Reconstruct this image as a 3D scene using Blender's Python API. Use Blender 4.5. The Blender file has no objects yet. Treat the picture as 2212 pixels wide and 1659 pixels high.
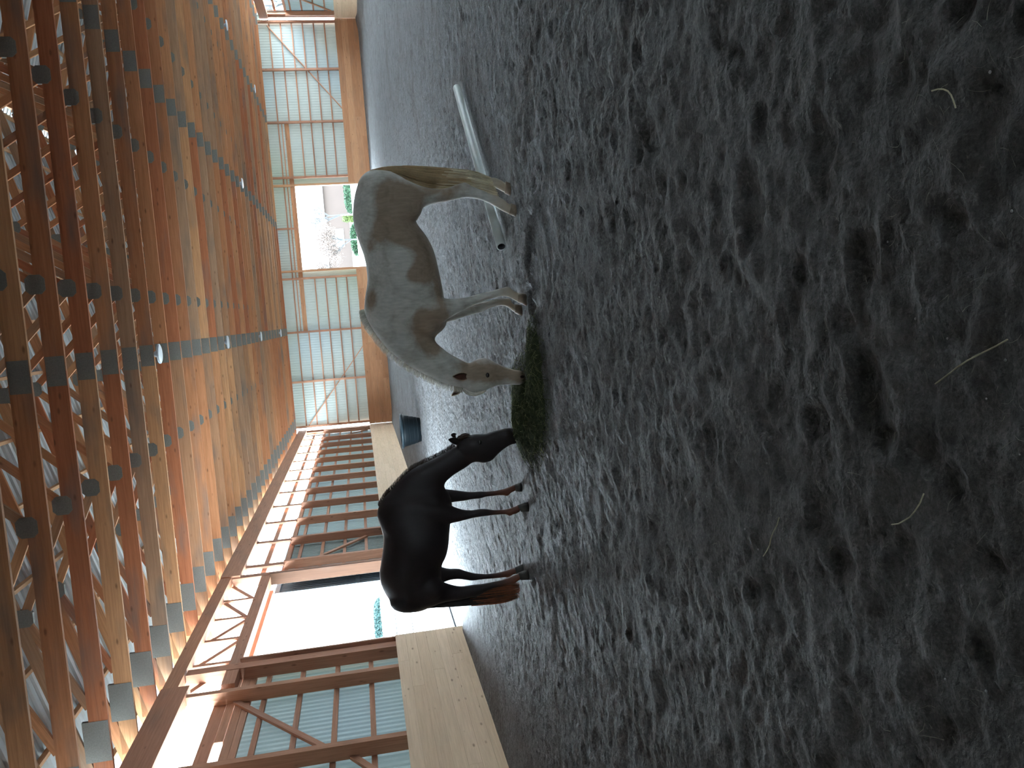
import bpy, bmesh, math, random
import numpy as np
from mathutils import Vector, Matrix, Quaternion
random.seed(7); rng = np.random.default_rng(11)
SC = bpy.context.scene
COL = SC.collection

# ------------------------------------------------------------------ camera
YAW, PITCH, ROLL, FPX = -0.0929, -0.1797, -0.0872, 1764.2751
def camera_axes():
    cy, sy, cp, sp = math.cos(YAW), math.sin(YAW), math.cos(PITCH), math.sin(PITCH)
    fw = Vector((sy*cp, cy*cp, sp)); r = Vector((cy, -sy, 0)); u = r.cross(fw)
    c, s = math.cos(ROLL), math.sin(ROLL)
    return c*r + s*u, -s*r + c*u, fw
r_, u_, f_ = camera_axes()
cam_data = bpy.data.cameras.new('camera'); cam = bpy.data.objects.new('camera', cam_data); COL.objects.link(cam)
cam_data.sensor_width = 36.0; cam_data.sensor_fit = 'HORIZONTAL'
cam_data.lens = FPX/2212*36.0
cam_data.clip_start = 0.05; cam_data.clip_end = 2000
# the phone was held upright but the picture is stored on its side: picture right = world down
X = -u_; Y = r_; Z = -f_
cam.matrix_world = Matrix(((X.x, Y.x, Z.x, 0), (X.y, Y.y, Z.y, 0), (X.z, Y.z, Z.z, 1.6), (0, 0, 0, 1)))
SC.camera = cam

# ------------------------------------------------------------------ sky, exposure
SKY = 1.0
world = bpy.data.worlds.new('overcast_sky'); SC.world = world; world.use_nodes = True
nt = world.node_tree; nt.nodes.clear()
o = nt.nodes.new('ShaderNodeOutputWorld'); b = nt.nodes.new('ShaderNodeBackground')
tc = nt.nodes.new('ShaderNodeTexCoord'); sx = nt.nodes.new('ShaderNodeSeparateXYZ'); cr = nt.nodes.new('ShaderNodeValToRGB')
nt.links.new(tc.outputs['Generated'], sx.inputs[0]); nt.links.new(sx.outputs['Z'], cr.inputs[0])
cr.color_ramp.elements[0].position = 0.0; cr.color_ramp.elements[0].color = (0.76, 0.91, 1.0, 1)
cr.color_ramp.elements[1].position = 0.9; cr.color_ramp.elements[1].color = (0.70, 0.87, 1.0, 1)
nt.links.new(cr.outputs[0], b.inputs[0]); b.inputs[1].default_value = 1.0*SKY
nt.links.new(b.outputs[0], o.inputs[0])
vs = SC.view_settings
SC.display_settings.display_device = 'sRGB'
vs.view_transform = 'Standard'; vs.look = 'None'; vs.gamma = 1.0; vs.use_curve_mapping = False
vs.exposure = 5.7
SC.cycles.max_bounces = 10; SC.cycles.diffuse_bounces = 6; SC.cycles.transmission_bounces = 6
SC.cycles.use_denoising = True
SC.cycles.sample_clamp_indirect = 20

# ------------------------------------------------------------------ materials
MATS = {}
def mat(name):
    m = bpy.data.materials.new(name); m.use_nodes = True; n = m.node_tree; n.nodes.clear()
    out = n.nodes.new('ShaderNodeOutputMaterial'); MATS[name] = m
    return m, n, out
def nd(n, t, **kw):
    x = n.nodes.new(t)
    for k, v in kw.items():
        if k.startswith('i_'):
            key = k[2:]; key = int(key) if key.isdigit() else key.replace('_', ' ')
            x.inputs[key].default_value = v
        else: setattr(x, k, v)
    return x
def ramp(n, stops, fac=None, interp='LINEAR'):
    r = n.nodes.new('ShaderNodeValToRGB'); cr = r.color_ramp; cr.interpolation = interp
    while len(cr.elements) > 1: cr.elements.remove(cr.elements[-1])
    for i, (p, c) in enumerate(stops):
        e = cr.elements[0] if i == 0 else cr.elements.new(p)
        e.position = p; e.color = tuple(c)+(1,) if len(c) == 3 else c
    if fac is not None: n.links.new(fac, r.inputs[0])
    return r
def mixc(n, fac, a, b, mode='MIX'):
    m = n.nodes.new('ShaderNodeMix'); m.data_type = 'RGBA'; m.blend_type = mode
    for sock, v in ((m.inputs[0], fac), (m.inputs[6], a), (m.inputs[7], b)):
        if hasattr(v, 'is_linked'): n.links.new(v, sock)
        elif isinstance(v, (int, float)): sock.default_value = v
        else: sock.default_value = tuple(v)+(1,)
    return m.outputs[2]
def simple(name, color, rough=0.7, metal=0.0, noise=0.0, scale=8.0, spec=0.3, bump=0.0):
    m, n, out = mat(name); p = nd(n, 'ShaderNodeBsdfPrincipled'); n.links.new(p.outputs[0], out.inputs[0])
    p.inputs['Roughness'].default_value = rough; p.inputs['Metallic'].default_value = metal
    p.inputs['Specular IOR Level'].default_value = spec
    tc = nd(n, 'ShaderNodeTexCoord'); ns = nd(n, 'ShaderNodeTexNoise', i_Scale=scale, i_Detail=4.0)
    n.links.new(tc.outputs['Object'], ns.inputs['Vector'])
    lo = tuple(c*(1-noise) for c in color); hi = tuple(min(1, c*(1+noise)) for c in color)
    r = ramp(n, [(0.3, lo), (0.7, hi)], ns.outputs['Fac']); n.links.new(r.outputs[0], p.inputs['Base Color'])
    if bump:
        bm_ = nd(n, 'ShaderNodeBump', i_Strength=bump, i_Distance=0.01); n.links.new(ns.outputs['Fac'], bm_.inputs['Height'])
        n.links.new(bm_.outputs[0], p.inputs['Normal'])
    return m
def wood(name, tones, knot=0.6, stain=0.35, rough=0.75, grain=1.0):
    """spruce timber: grain along local X, tone picked per object"""
    m, n, out = mat(name); p = nd(n, 'ShaderNodeBsdfPrincipled'); n.links.new(p.outputs[0], out.inputs[0])
    p.inputs['Roughness'].default_value = rough; p.inputs['Specular IOR Level'].default_value = 0.25
    oi = nd(n, 'ShaderNodeObjectInfo'); tc = nd(n, 'ShaderNodeTexCoord')
    k = len(tones)
    tr = ramp(n, [(i/k, c) for i, c in enumerate(tones)], oi.outputs['Random'], 'CONSTANT')
    off = nd(n, 'ShaderNodeVectorMath', operation='SCALE'); n.links.new(oi.outputs['Random'], off.inputs['Scale']); off.inputs[0].default_value = (37, 11, 53)
    add = nd(n, 'ShaderNodeVectorMath', operation='ADD'); n.links.new(tc.outputs['Object'], add.inputs[0]); n.links.new(off.outputs[0], add.inputs[1])
    mp = nd(n, 'ShaderNodeMapping'); mp.inputs['Scale'].default_value = (0.9, 22, 22); n.links.new(add.outputs[0], mp.inputs['Vector'])
    g = nd(n, 'ShaderNodeTexNoise', i_Scale=1.6, i_Detail=5.0, i_Roughness=0.6, i_Distortion=0.4); n.links.new(mp.outputs[0], g.inputs['Vector'])
    gr = ramp(n, [(0.25, (1-.28*grain, 1-.34*grain, 1-.4*grain)), (0.75, (1+.12*grain, 1+.1*grain, 1+.08*grain))], g.outputs['Fac'])
    c = mixc(n, 1.0, tr.outputs[0], gr.outputs[0], 'MULTIPLY')
    # grey weather stains
    sn = nd(n, 'ShaderNodeTexNoise', i_Scale=0.9, i_Detail=3.0); mp2 = nd(n, 'ShaderNodeMapping'); mp2.inputs['Scale'].default_value = (0.7, 3, 3)
    n.links.new(add.outputs[0], mp2.inputs['Vector']); n.links.new(mp2.outputs[0], sn.inputs['Vector'])
    sr = ramp(n, [(0.52, (0, 0, 0)), (0.72, (stain, stain, stain))], sn.outputs['Fac'])
    c = mixc(n, sr.outputs[0], c, (0.13, 0.12, 0.11))
    # knots
    vo = nd(n, 'ShaderNodeTexVoronoi', i_Scale=1.0); mp3 = nd(n, 'ShaderNodeMapping'); mp3.inputs['Scale'].default_value = (2.1, 5.5, 5.5)
    n.links.new(add.outputs[0], mp3.inputs['Vector']); n.links.new(mp3.outputs[0], vo.inputs['Vector'])
    kr = ramp(n, [(0.05, (knot, knot, knot)), (0.14, (0, 0, 0))], vo.outputs['Distance'])
    c = mixc(n, kr.outputs[0], c, (0.09, 0.04, 0.02))
    n.links.new(c, p.inputs['Base Color'])
    bm_ = nd(n, 'ShaderNodeBump', i_Strength=0.25, i_Distance=0.004); n.links.new(g.outputs['Fac'], bm_.inputs['Height']); n.links.new(bm_.outputs[0], p.inputs['Normal'])
    return m
M_CHORD = wood('truss_timber', [(.40,.168,.082), (.47,.222,.110), (.38,.200,.112), (.40,.145,.070), (.51,.268,.138), (.37,.222,.140), (.45,.198,.096)], stain=.6)
M_FRAME = wood('frame_timber', [(.42,.215,.135), (.38,.19,.125), (.45,.24,.16), (.36,.19,.13)], stain=.3)
M_KICK = wood('kickboard_timber', [(.63,.47,.33), (.61,.455,.315), (.65,.485,.345), (.60,.44,.305)], knot=.6, stain=.12, grain=.55)
M_KICKB = wood('far_kickboard_timber', [(.47,.25,.14), (.43,.22,.12), (.50,.28,.16)], knot=.5, stain=.2)
M_PURLIN = wood('purlin_timber', [(.55,.34,.20), (.5,.30,.18)], stain=.15)
M_PLATE = simple('galvanised_nail_plate', (.17, .165, .15), .5, .25, .12, 60, .4, .3)
M_ROOF = simple('grey_roof_sheet', (.50, .54, .56), .5, 0, .06, 1.2, .4)
M_BLACKWALL = simple('dark_wall_board', (.10, .08, .065), .8, 0, .2, 3)
def sheet_mat(name, base, tint1, tint2, trans, dif=(.30, .335, .325)):
    m, n, out = mat(name)
    tc = nd(n, 'ShaderNodeTexCoord'); geo = nd(n, 'ShaderNodeNewGeometry')
    ns = nd(n, 'ShaderNodeTexNoise', i_Scale=0.16, i_Detail=1.5); n.links.new(geo.outputs['Position'], ns.inputs['Vector'])
    ns2 = nd(n, 'ShaderNodeTexNoise', i_Scale=0.23, i_Detail=1.0)
    mp = nd(n, 'ShaderNodeMapping'); mp.inputs['Location'].default_value = (13, 5, 9); n.links.new(geo.outputs['Position'], mp.inputs['Vector']); n.links.new(mp.outputs[0], ns2.inputs['Vector'])
    r1 = ramp(n, [(0.5, (0, 0, 0)), (0.68, (1, 1, 1))], ns.outputs['Fac']); r2 = ramp(n, [(0.52, (0, 0, 0)), (0.7, (1, 1, 1))], ns2.outputs['Fac'])
    c = mixc(n, r1.outputs[0], base, tint1); c = mixc(n, r2.outputs[0], c, tint2)
    d = nd(n, 'ShaderNodeBsdfDiffuse'); t = nd(n, 'ShaderNodeBsdfTranslucent'); n.links.new(c, t.inputs[0]); d.inputs[0].default_value = dif+(1,)
    mx = nd(n, 'ShaderNodeMixShader', i_0=trans); n.links.new(d.outputs[0], mx.inputs[1]); n.links.new(t.outputs[0], mx.inputs[2])
    n.links.new(mx.outputs[0], out.inputs[0])
    return m
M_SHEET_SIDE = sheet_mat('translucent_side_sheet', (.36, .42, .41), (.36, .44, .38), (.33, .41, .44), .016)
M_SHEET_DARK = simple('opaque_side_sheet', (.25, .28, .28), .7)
M_SHEET_BACK = sheet_mat('translucent_gable_sheet', (.60, .545, .43), (.46, .53, .27), (.46, .54, .58), .0105)

def sand_mat():
    m, n, out = mat('arena_sand'); p = nd(n, 'ShaderNodeBsdfPrincipled'); n.links.new(p.outputs[0], out.inputs[0])
    p.inputs['Roughness'].default_value = 0.74; p.inputs['Specular IOR Level'].default_value = 0.42
    geo = nd(n, 'ShaderNodeNewGeometry')
    a = nd(n, 'ShaderNodeTexNoise', i_Scale=3.0, i_Detail=6.0, i_Roughness=.65); b_ = nd(n, 'ShaderNodeTexNoise', i_Scale=60.0, i_Detail=5.0, i_Roughness=.75)
    c_ = nd(n, 'ShaderNodeTexNoise', i_Scale=0.7, i_Detail=3.0)
    for q in (a, b_, c_): n.links.new(geo.outputs['Position'], q.inputs['Vector'])
    ra = ramp(n, [(0.3, (.080, .077, .075)), (0.5, (.130, .132, .136)), (0.72, (.182, .187, .195))], a.outputs['Fac'])
    rb = ramp(n, [(0.32, (.38, .37, .35)), (0.55, (1.0, 1.0, 1.0)), (.72, (2.0, 1.97, 1.9))], b_.outputs['Fac'])
    c = mixc(n, 1.0, ra.outputs[0], rb.outputs[0], 'MULTIPLY')
    rc = ramp(n, [(0.5, (0, 0, 0)), (0.75, (.5, .5, .5))], c_.outputs['Fac'])
    c = mixc(n, rc.outputs[0], c, (.042, .031, .020))
    # dark fibre bits, doubling as painted shade in small dents
    vo = nd(n, 'ShaderNodeTexVoronoi', i_Scale=11.0); n.links.new(geo.outputs['Position'], vo.inputs['Vector'])
    rv = ramp(n, [(0.10, (.75, .75, .75)), (0.26, (0, 0, 0))], vo.outputs['Distance']); c = mixc(n, rv.outputs[0], c, (.018, .016, .014))
    v2 = nd(n, 'ShaderNodeTexVoronoi', i_Scale=3.2); n.links.new(geo.outputs['Position'], v2.inputs['Vector'])  # larger dark spots, painted shade of dents in the sand
    rv2 = ramp(n, [(0.12, (.6, .6, .6)), (0.24, (0, 0, 0))], v2.outputs['Distance']); c = mixc(n, rv2.outputs[0], c, (.035, .032, .03))
    # litter-brown sand at the camera end, darkened to paint in fading light, ragged edge
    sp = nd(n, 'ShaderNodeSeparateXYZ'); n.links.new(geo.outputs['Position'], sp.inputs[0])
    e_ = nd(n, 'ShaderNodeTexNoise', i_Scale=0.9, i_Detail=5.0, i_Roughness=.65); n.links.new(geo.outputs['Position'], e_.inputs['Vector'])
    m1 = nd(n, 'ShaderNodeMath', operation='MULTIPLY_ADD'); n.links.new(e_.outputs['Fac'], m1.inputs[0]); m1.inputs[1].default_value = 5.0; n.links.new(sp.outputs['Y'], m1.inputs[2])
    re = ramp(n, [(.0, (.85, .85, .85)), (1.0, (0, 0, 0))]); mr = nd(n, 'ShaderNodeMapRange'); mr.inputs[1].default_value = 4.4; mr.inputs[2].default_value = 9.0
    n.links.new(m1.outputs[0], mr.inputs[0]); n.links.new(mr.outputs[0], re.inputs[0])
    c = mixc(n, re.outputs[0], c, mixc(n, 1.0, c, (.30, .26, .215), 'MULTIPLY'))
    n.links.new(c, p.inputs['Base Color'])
    bm_ = nd(n, 'ShaderNodeBump', i_Strength=0.9, i_Distance=0.012); n.links.new(b_.outputs['Fac'], bm_.inputs['Height'])
    bm2 = nd(n, 'ShaderNodeBump', i_Strength=0.8, i_Distance=0.06); d_ = nd(n, 'ShaderNodeTexNoise', i_Scale=14.0, i_Detail=4.0); n.links.new(geo.outputs['Position'], d_.inputs['Vector'])
    n.links.new(d_.outputs['Fac'], bm2.inputs['Height']); n.links.new(bm_.outputs[0], bm2.inputs['Normal'])
    f_ = nd(n, 'ShaderNodeTexNoise', i_Scale=5.0, i_Detail=3.0, i_Roughness=.6); n.links.new(geo.outputs['Position'], f_.inputs['Vector'])
    bm3 = nd(n, 'ShaderNodeBump', i_Strength=0.35, i_Distance=0.08); n.links.new(f_.outputs['Fac'], bm3.inputs['Height']); n.links.new(bm2.outputs[0], bm3.inputs['Normal'])
    n.links.new(bm3.outputs[0], p.inputs['Normal'])
    return m
M_SAND = sand_mat()

# ------------------------------------------------------------------ helpers
def tag(o, label=None, cat=None, group=None, kind=None):
    if label: o['label'] = label
    if cat: o['category'] = cat
    if group: o['group'] = group
    if kind: o['kind'] = kind
    return o
def empty(name, loc=(0, 0, 0), parent=None):
    o = bpy.data.objects.new(name, None); COL.objects.link(o); o.location = loc; o.empty_display_size = .1
    if parent: o.parent = parent
    return o
def link(name, me, m=None, parent=None, matrix=None):
    if m is not None and not me.materials: me.materials.append(m)
    o = bpy.data.objects.new(name, me); COL.objects.link(o)
    if parent: o.parent = parent
    if matrix is not None: o.matrix_basis = matrix
    return o
BOXES = {}
def box_mesh(L, w, h, m):
    key = (round(L, 3), round(w, 3), round(h, 3), m.name)
    if key not in BOXES:
        v = [(x, y, z) for x in (0, L) for y in (-w/2, w/2) for z in (-h/2, h/2)]
        f = [(0, 1, 3, 2), (4, 6, 7, 5), (0, 4, 5, 1), (2, 3, 7, 6), (0, 2, 6, 4), (1, 5, 7, 3)]
        me = bpy.data.meshes.new('timber'); me.from_pydata(v, [], f); me.materials.append(m); BOXES[key] = me
    return BOXES[key]
def beam(name, p0, p1, w, h, m, parent=None, up=(0, 0, 1)):
    """timber from p0 to p1, w across (horizontal side), h in the up direction; grain runs along it"""
    p0, p1 = Vector(p0), Vector(p1); d = p1-p0; L = d.length; x = d.normalized(); upv = Vector(up)
    if abs(x.dot(upv)) > .99: upv = Vector((0, 1, 0))
    y = upv.cross(x).normalized(); z = x.cross(y)
    M = Matrix(((x.x, y.x, z.x, p0.x), (x.y, y.y, z.y, p0.y), (x.z, y.z, z.z, p0.z), (0, 0, 0, 1)))
    if parent: M = Matrix.Translation(parent.location).inverted() @ M
    return link(name, box_mesh(L, w, h, m), None, parent, M)
def mesh(name, v, f, m=None, smooth=False):
    me = bpy.data.meshes.new(name); me.from_pydata([tuple(map(float, a)) for a in v], [], f)
    if m: me.materials.append(m)
    if smooth: me.polygons.foreach_set('use_smooth', [True]*len(me.polygons))
    return me
def copy_tree(o, parent=None):
    c = o.copy(); COL.objects.link(c); c.parent = parent
    for ch in list(o.children): copy_tree(ch, c)
    return c

# ------------------------------------------------------------------ hall dimensions
XL, XR, YB, YF = -6.41, 17.72, 50.67, -14.0
KH = 1.40                                  # kickboard height
Z_EAVE0, Z_EAVE1, ZC = 5.18, 5.68, 5.68    # eave beam bottom / top, truss bottom
DOOR_Y0, DOOR_Y1 = 16.3, 21.68
GATE_X0, GATE_X1, GATE_Z = 3.2, 8.12, 4.57
CX = 5.68; PITCHR = math.tan(math.radians(16.0))
def roof_z(x): return 6.02 + (12.35-abs(x-CX))*PITCHR

# ------------------------------------------------------------------ floor
HOLLOWS = []
def vnoise(x, y, s, seed):
    r = np.random.default_rng(seed); N = 256; g = r.random((N, N))
    u = x/s; v = y/s; i = np.floor(u).astype(int); j = np.floor(v).astype(int); a = u-i; b = v-j
    a = a*a*(3-2*a); b = b*b*(3-2*b)
    q = lambda ii, jj: g[ii % N, jj % N]
    return (q(i, j)*(1-a)+q(i+1, j)*a)*(1-b)+(q(i, j+1)*(1-a)+q(i+1, j+1)*a)*b - .5
FLAT = []     # (x, y, z): where hooves stand
def floor_h(x, y):
    h = .024*vnoise(x, y, .9, 1) + .024*vnoise(x, y, .33, 2) + .026*vnoise(x+vnoise(x, y, .3, 9)*.2, y, .14, 3) + .022*vnoise(x, y, .07, 4) + .018*vnoise(x, y, .04, 5)
    rough = np.clip(np.minimum(np.minimum((YB-1.8-y)/6, (x-XL-.3)/1.2), (XR-x)/2), .12, 1)*1.0
    h = h*rough*.72
    return h
def hoof_prints(X, Y, H):
    r = np.random.default_rng(5); n = 1500
    px = r.uniform(-5.5, 7, n); py = 1.6+13*r.random(n)**1.3; ra = r.uniform(.045, .085, n); an = r.uniform(0, 6.28, n); dp = r.uniform(.004, .018, n)
    xs = X[0]; ys = Y[:, 0]
    for a, b, q, t, d in zip(px, py, ra, an, dp):
        i0, i1 = np.searchsorted(xs, (a-.25, a+.25)); j0, j1 = np.searchsorted(ys, (b-.25, b+.25))
        if i1 <= i0 or j1 <= j0: continue
        dx = X[j0:j1, i0:i1]-a; dy = Y[j0:j1, i0:i1]-b
        u = dx*math.cos(t)+dy*math.sin(t); v = (-dx*math.sin(t)+dy*math.cos(t))*1.15
        R = np.hypot(u, v)/q
        pit = -d*np.exp(-R**4) + d*.45*np.exp(-((R-1.35)/.28)**2)*(u > -q*.3)
        if d > .012: pit = pit + d*.5*np.exp(-((u-q*.2)**2+v**2)/(q*.45)**2)   # raised frog: a horseshoe shape
        H[j0:j1, i0:i1] += pit
def build_floor():
    xs = np.concatenate([np.linspace(XL-.9, -5.2, 12, endpoint=False), np.arange(-5.2, 3.2, .026), np.linspace(3.2, 7, 90, endpoint=False), np.linspace(7, XR+.3, 120)])
    y = [1.0]; 
    while y[-1] < 13: y.append(y[-1]+max(.02, .0045*y[-1]))
    while y[-1] < YB+.2: y.append(y[-1]+.0065*y[-1])
    ys = np.concatenate([np.linspace(YF-.2, 1.0, 20, endpoint=False), np.array(y)])
    Xg, Yg = np.meshgrid(xs, ys); H = floor_h(Xg, Yg)
    hoof_prints(Xg, Yg, H)
    # low bank of sand swept against the boards
    H += .10*np.exp(-((YB-Yg)/.55)**2)*(Xg > 0)*1.0 + .05*np.exp(-((Xg-XL)/.35)**2)*((Yg < DOOR_Y0-.2) | (Yg > DOOR_Y1+.4)) + .10*np.exp(-((XR-Xg)/.5)**2)
    # a scraped hollow in front of the pale horse
    for hx, hy, rx, ry, d, a in [(.56, 7.33, .30, .10, .075, -.7), (.05, 7.45, .13, .09, .05, 0), (-.05, 7.3, .10, .07, .04, 0), (-.38, 2.35, .13, .08, .022, .3), (.35, 3.1, .16, .1, .022, .2), (.9, 4.2, .2, .1, .022, .5), (-.9, 2.6, .12, .07, .02, 1.0)]:
        u = (Xg-hx)*math.cos(a)+(Yg-hy)*math.sin(a); v = -(Xg-hx)*math.sin(a)+(Yg-hy)*math.cos(a); R = (u/rx)**2+(v/ry)**2
        H += -d*np.exp(-R**2) + d*.3*np.exp(-((np.sqrt(R)-1.5)/.3)**2)
    for fx, fy, fz in FLAT:
        w = np.exp(-(((Xg-fx)**2+(Yg-fy)**2)/.17**2)**1.5); H = H*(1-w)+fz*w
    global FX, FY, FH
    FX, FY, FH = xs, ys, H
    ny, nx = Xg.shape
    V = np.stack([Xg, Yg, H], -1).reshape(-1, 3)
    idx = np.arange(nx*ny).reshape(ny, nx)
    F = np.stack([idx[:-1, :-1], idx[:-1, 1:], idx[1:, 1:], idx[1:, :-1]], -1).reshape(-1, 4)
    me = bpy.data.meshes.new('floor'); me.vertices.add(len(V)); me.vertices.foreach_set('co', V.ravel())
    me.loops.add(F.size); me.loops.foreach_set('vertex_index', F.ravel().astype(np.int32)); me.polygons.add(len(F))
    me.polygons.foreach_set('loop_start', np.arange(0, F.size, 4, dtype=np.int32)); me.update(calc_edges=True); me.validate()
    me.polygons.foreach_set('use_smooth', [True]*len(F))
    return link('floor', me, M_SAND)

# ------------------------------------------------------------------ walls
def corrugated(L, H, pitch=.15, d=.03, m=None):
    """trapezoid sheet, length L along local X, height H along local Z, ribs upright"""
    key = ('cor', round(L, 2), round(H, 2), pitch, d, m.name)
    if key in BOXES: return BOXES[key]
    v = []; f = []; n = max(1, int(round(L/pitch))); p = L/n
    xs = []
    for i in range(n):
        for a, z in ((0, 0), (.38, 0), (.5, d), (.88, d)): xs.append(((i+a)*p, z))
    xs.append((L, 0))
    for x, y in xs: v += [(x, y, 0), (x, y, H)]
    for i in range(len(xs)-1): f.append((2*i, 2*i+2, 2*i+3, 2*i+1))
    me = mesh('corrugated_sheet', v, f, m); BOXES[key] = me
    return me
def sheet(parent, p0, p1, z0, z1, m, name='cladding_sheet', pitch=.15, d_=.03):
    p0 = Vector((p0[0], p0[1], z0)); p1 = Vector((p1[0], p1[1], z0)); d = p1-p0; L = d.length; x = d.normalized(); z = Vector((0, 0, 1)); y = z.cross(x)
    M = Matrix(((x.x, y.x, 0, p0.x), (x.y, y.y, 0, p0.y), (0, 0, 1, p0.z), (0, 0, 0, 1)))
    if parent: M = Matrix.Translation(parent.location).inverted() @ M
    return link(name, corrugated(L, z1-z0, pitch, d_, m), None, parent, M)
def planks(parent, a, b, m, z0=-.02, z1=KH, n=7, inward=(1, 0, 0), seg=5.0, t=.05):
    """kickboard planks between plan points a and b, each a board of its own"""
    a = Vector((a[0], a[1], 0)); b = Vector((b[0], b[1], 0)); d = (b-a); L = d.length; x = d.normalized(); inn = Vector(inward); hh = (z1-z0)/n
    for i in range(n):
        s = 0.0; first = seg*(.55+.45*((i*37) % 5)/4)
        while s < L-.01:
            e = min(L, s+(first if s == 0 else seg))
            if L-e < .8: e = L
            off = inn*(-t/2+random.uniform(-.003, .001))
            p = a+x*(s+.0015)+off+Vector((0, 0, z0+hh*(i+.5))); q = a+x*(e-.0015)+off+Vector((0, 0, z0+hh*(i+.5)))
            beam('plank', p, q, t, hh-.0018, m, parent)
            s = e
POSTS_L = [50.45, 47.35, 44.95, 42.55, 40.1, 37.65, 35.25, 32.85, 30.4, 27.95, 25.5, 23.0, 21.95, 16.05, 15.0, 12.44, 10.0, 7.55, 5.1, 2.65, .2, -2.25, -4.7, -7.15, -9.6, -12.0, -13.85]
GIRTS = [1.92, 2.56, 3.22, 3.86, 4.17]
M_JAMB = wood('exposure_darkened_jamb', [(.060,.026,.0125)], knot=.2, stain=.1)  # timber tone darkened so the jamb's daylit face does not burn out
def side_wall(name, sx, inner, door):
    W = empty(name, (inner, (YB+YF)/2, 0)); W['kind'] = 'structure'
    o = -1 if sx < 0 else 1                         # outwards
    ox = lambda d: inner+o*d
    posts = [p for p in POSTS_L if door or p not in (21.95, 16.05)]
    if not door: posts = sorted(posts + [18.9, 20.9, 16.9], reverse=True); posts.remove(16.9); 
    inn = (-o, 0, 0)
    if door:
        planks(W, (inner, YF+.1), (inner, DOOR_Y0), M_KICK, inward=inn); planks(W, (inner, DOOR_Y1+.02), (inner, YB), M_KICK, inward=inn)
    else: planks(W, (inner, YF+.1), (inner, YB), M_KICK, inward=inn)
    for y in posts:
        dbl = door and y in (21.95, 16.05)
        slim = y > 11 and not dbl and y not in (15.0, 12.44)
        beam('post', (ox(.20), y, 0), (ox(.20), y, (4.18 if slim else Z_EAVE0) if not dbl else Z_EAVE1-.3), .14 if not dbl else .26, .24, M_FRAME, W, up=(1, 0, 0))
        if slim: beam('mullion', (ox(.17), y, 4.18), (ox(.17), y, Z_EAVE0), .26, .06, M_FRAME, W, up=(1, 0, 0))
    # eave beams
    def eb(y0, y1, z0, z1, dx=.12, w=.22):
        n = max(1, round((y1-y0)/9.0))
        for i in range(n):
            beam('eave_beam', (ox(dx), y0+(y1-y0)*i/n, (z0+z1)/2), (ox(dx), y0+(y1-y0)*(i+1)/n-.004, (z0+z1)/2), w, z1-z0, M_FRAME, W)
    if door:
        eb(YF, 15.3, Z_EAVE0, Z_EAVE1-.005); eb(21.86, YB, Z_EAVE0, Z_EAVE1-.005)
        eb(15.3, 21.86, 5.40, Z_EAVE1-.005, .14, .20)
        eb(15.3, 21.86, 4.40, 4.64, .22, .26)
        beam('door_header', (ox(.55), DOOR_Y0-.1, 4.47), (ox(.55), DOOR_Y1+.1, 4.47), .12, .2, M_FRAME, W)
        ys = [15.4+i*1.28 for i in range(6)]
        for y in ys[1:-1]: beam('girder_strut', (ox(.24), y, 4.64), (ox(.24), y, 5.40), .12, .045, M_FRAME, W, up=(1, 0, 0))
        for i in range(5):
            a, b_ = (ys[i], ys[i+1]) if i < 3 else (ys[i+1], ys[i])
            beam('girder_brace', (ox(.29), a, 5.38), (ox(.29), b_, 4.66), .04, .11, M_FRAME, W)
    else: eb(YF, YB, Z_EAVE0, Z_EAVE1-.005)
    ps = sorted(posts)
    for a, b_ in zip(ps[:-1], ps[1:]):
        if door and a > 16 and b_ < 22: continue
        jamb = door and (abs(a-21.95) < .1 or abs(a-15.0) < .1)
        near = a < (9.9 if door else 14)
        for z in GIRTS + ([4.75] if a > 15.3 or not door else []) :
            if near and z > 4.2: continue
            if not door and z == 4.75 and near: continue
            w = .14 if z == 4.17 and a > 12 else .13 if z == 4.75 else .09
            beam('girt', (ox(.36), a+.0, z), (ox(.36), b_-.002, z), .06, w, M_FRAME, W)
        if door and a < 15.3:                      # wide boards of the near bays, with a slot of daylight
            beam('board', (ox(.34), a, 4.62), (ox(.34), b_-.002, 4.62), .05, .22, M_FRAME, W)
            if abs(a-12.44) < .1: beam('board', (ox(.33), 13.55, 4.43), (ox(.33), b_, 4.43), .05, .14, M_FRAME, W)
            else: beam('board', (ox(.33), a, 4.43), (ox(.33), b_-.002, 4.43), .05, .14, M_FRAME, W)
            beam('board', (ox(.34), a, 4.28), (ox(.34), b_-.002, 4.28), .05, .14, M_FRAME, W)
        top = 4.2 if door else 4.2
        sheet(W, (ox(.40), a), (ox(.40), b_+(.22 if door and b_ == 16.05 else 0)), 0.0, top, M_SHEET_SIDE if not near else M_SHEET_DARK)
        if near: sheet(W, (ox(.40), a), (ox(.40), b_), 4.72 if door else 4.2, 5.5, M_SHEET_DARK)  # unseen near windows closed off to keep the foreground dim
    sheet(W, (ox(.40), 50.4), (ox(.40), YB+.34), 0, 5.9, M_SHEET_DARK)
    beam('post', (ox(.20), YB+.12, 0), (ox(.20), YB+.12, 5.7), .36, .26, M_FRAME, W, up=(1, 0, 0))
    def brace(y0, z0, y1, z1): beam('brace', (ox(.30), y0, z0), (ox(.30), y1, z1), .05, .11, M_FRAME, W)
    brace(14.95, 4.35, 12.5, 2.45); brace(12.4, 2.25, 10.9, 1.3); brace(22.95, 3.9, 25.4, 1.9); brace(47.3, 4.3, 50.3, 1.6); brace(5.0, 4.1, 2.7, 1.6)
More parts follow.
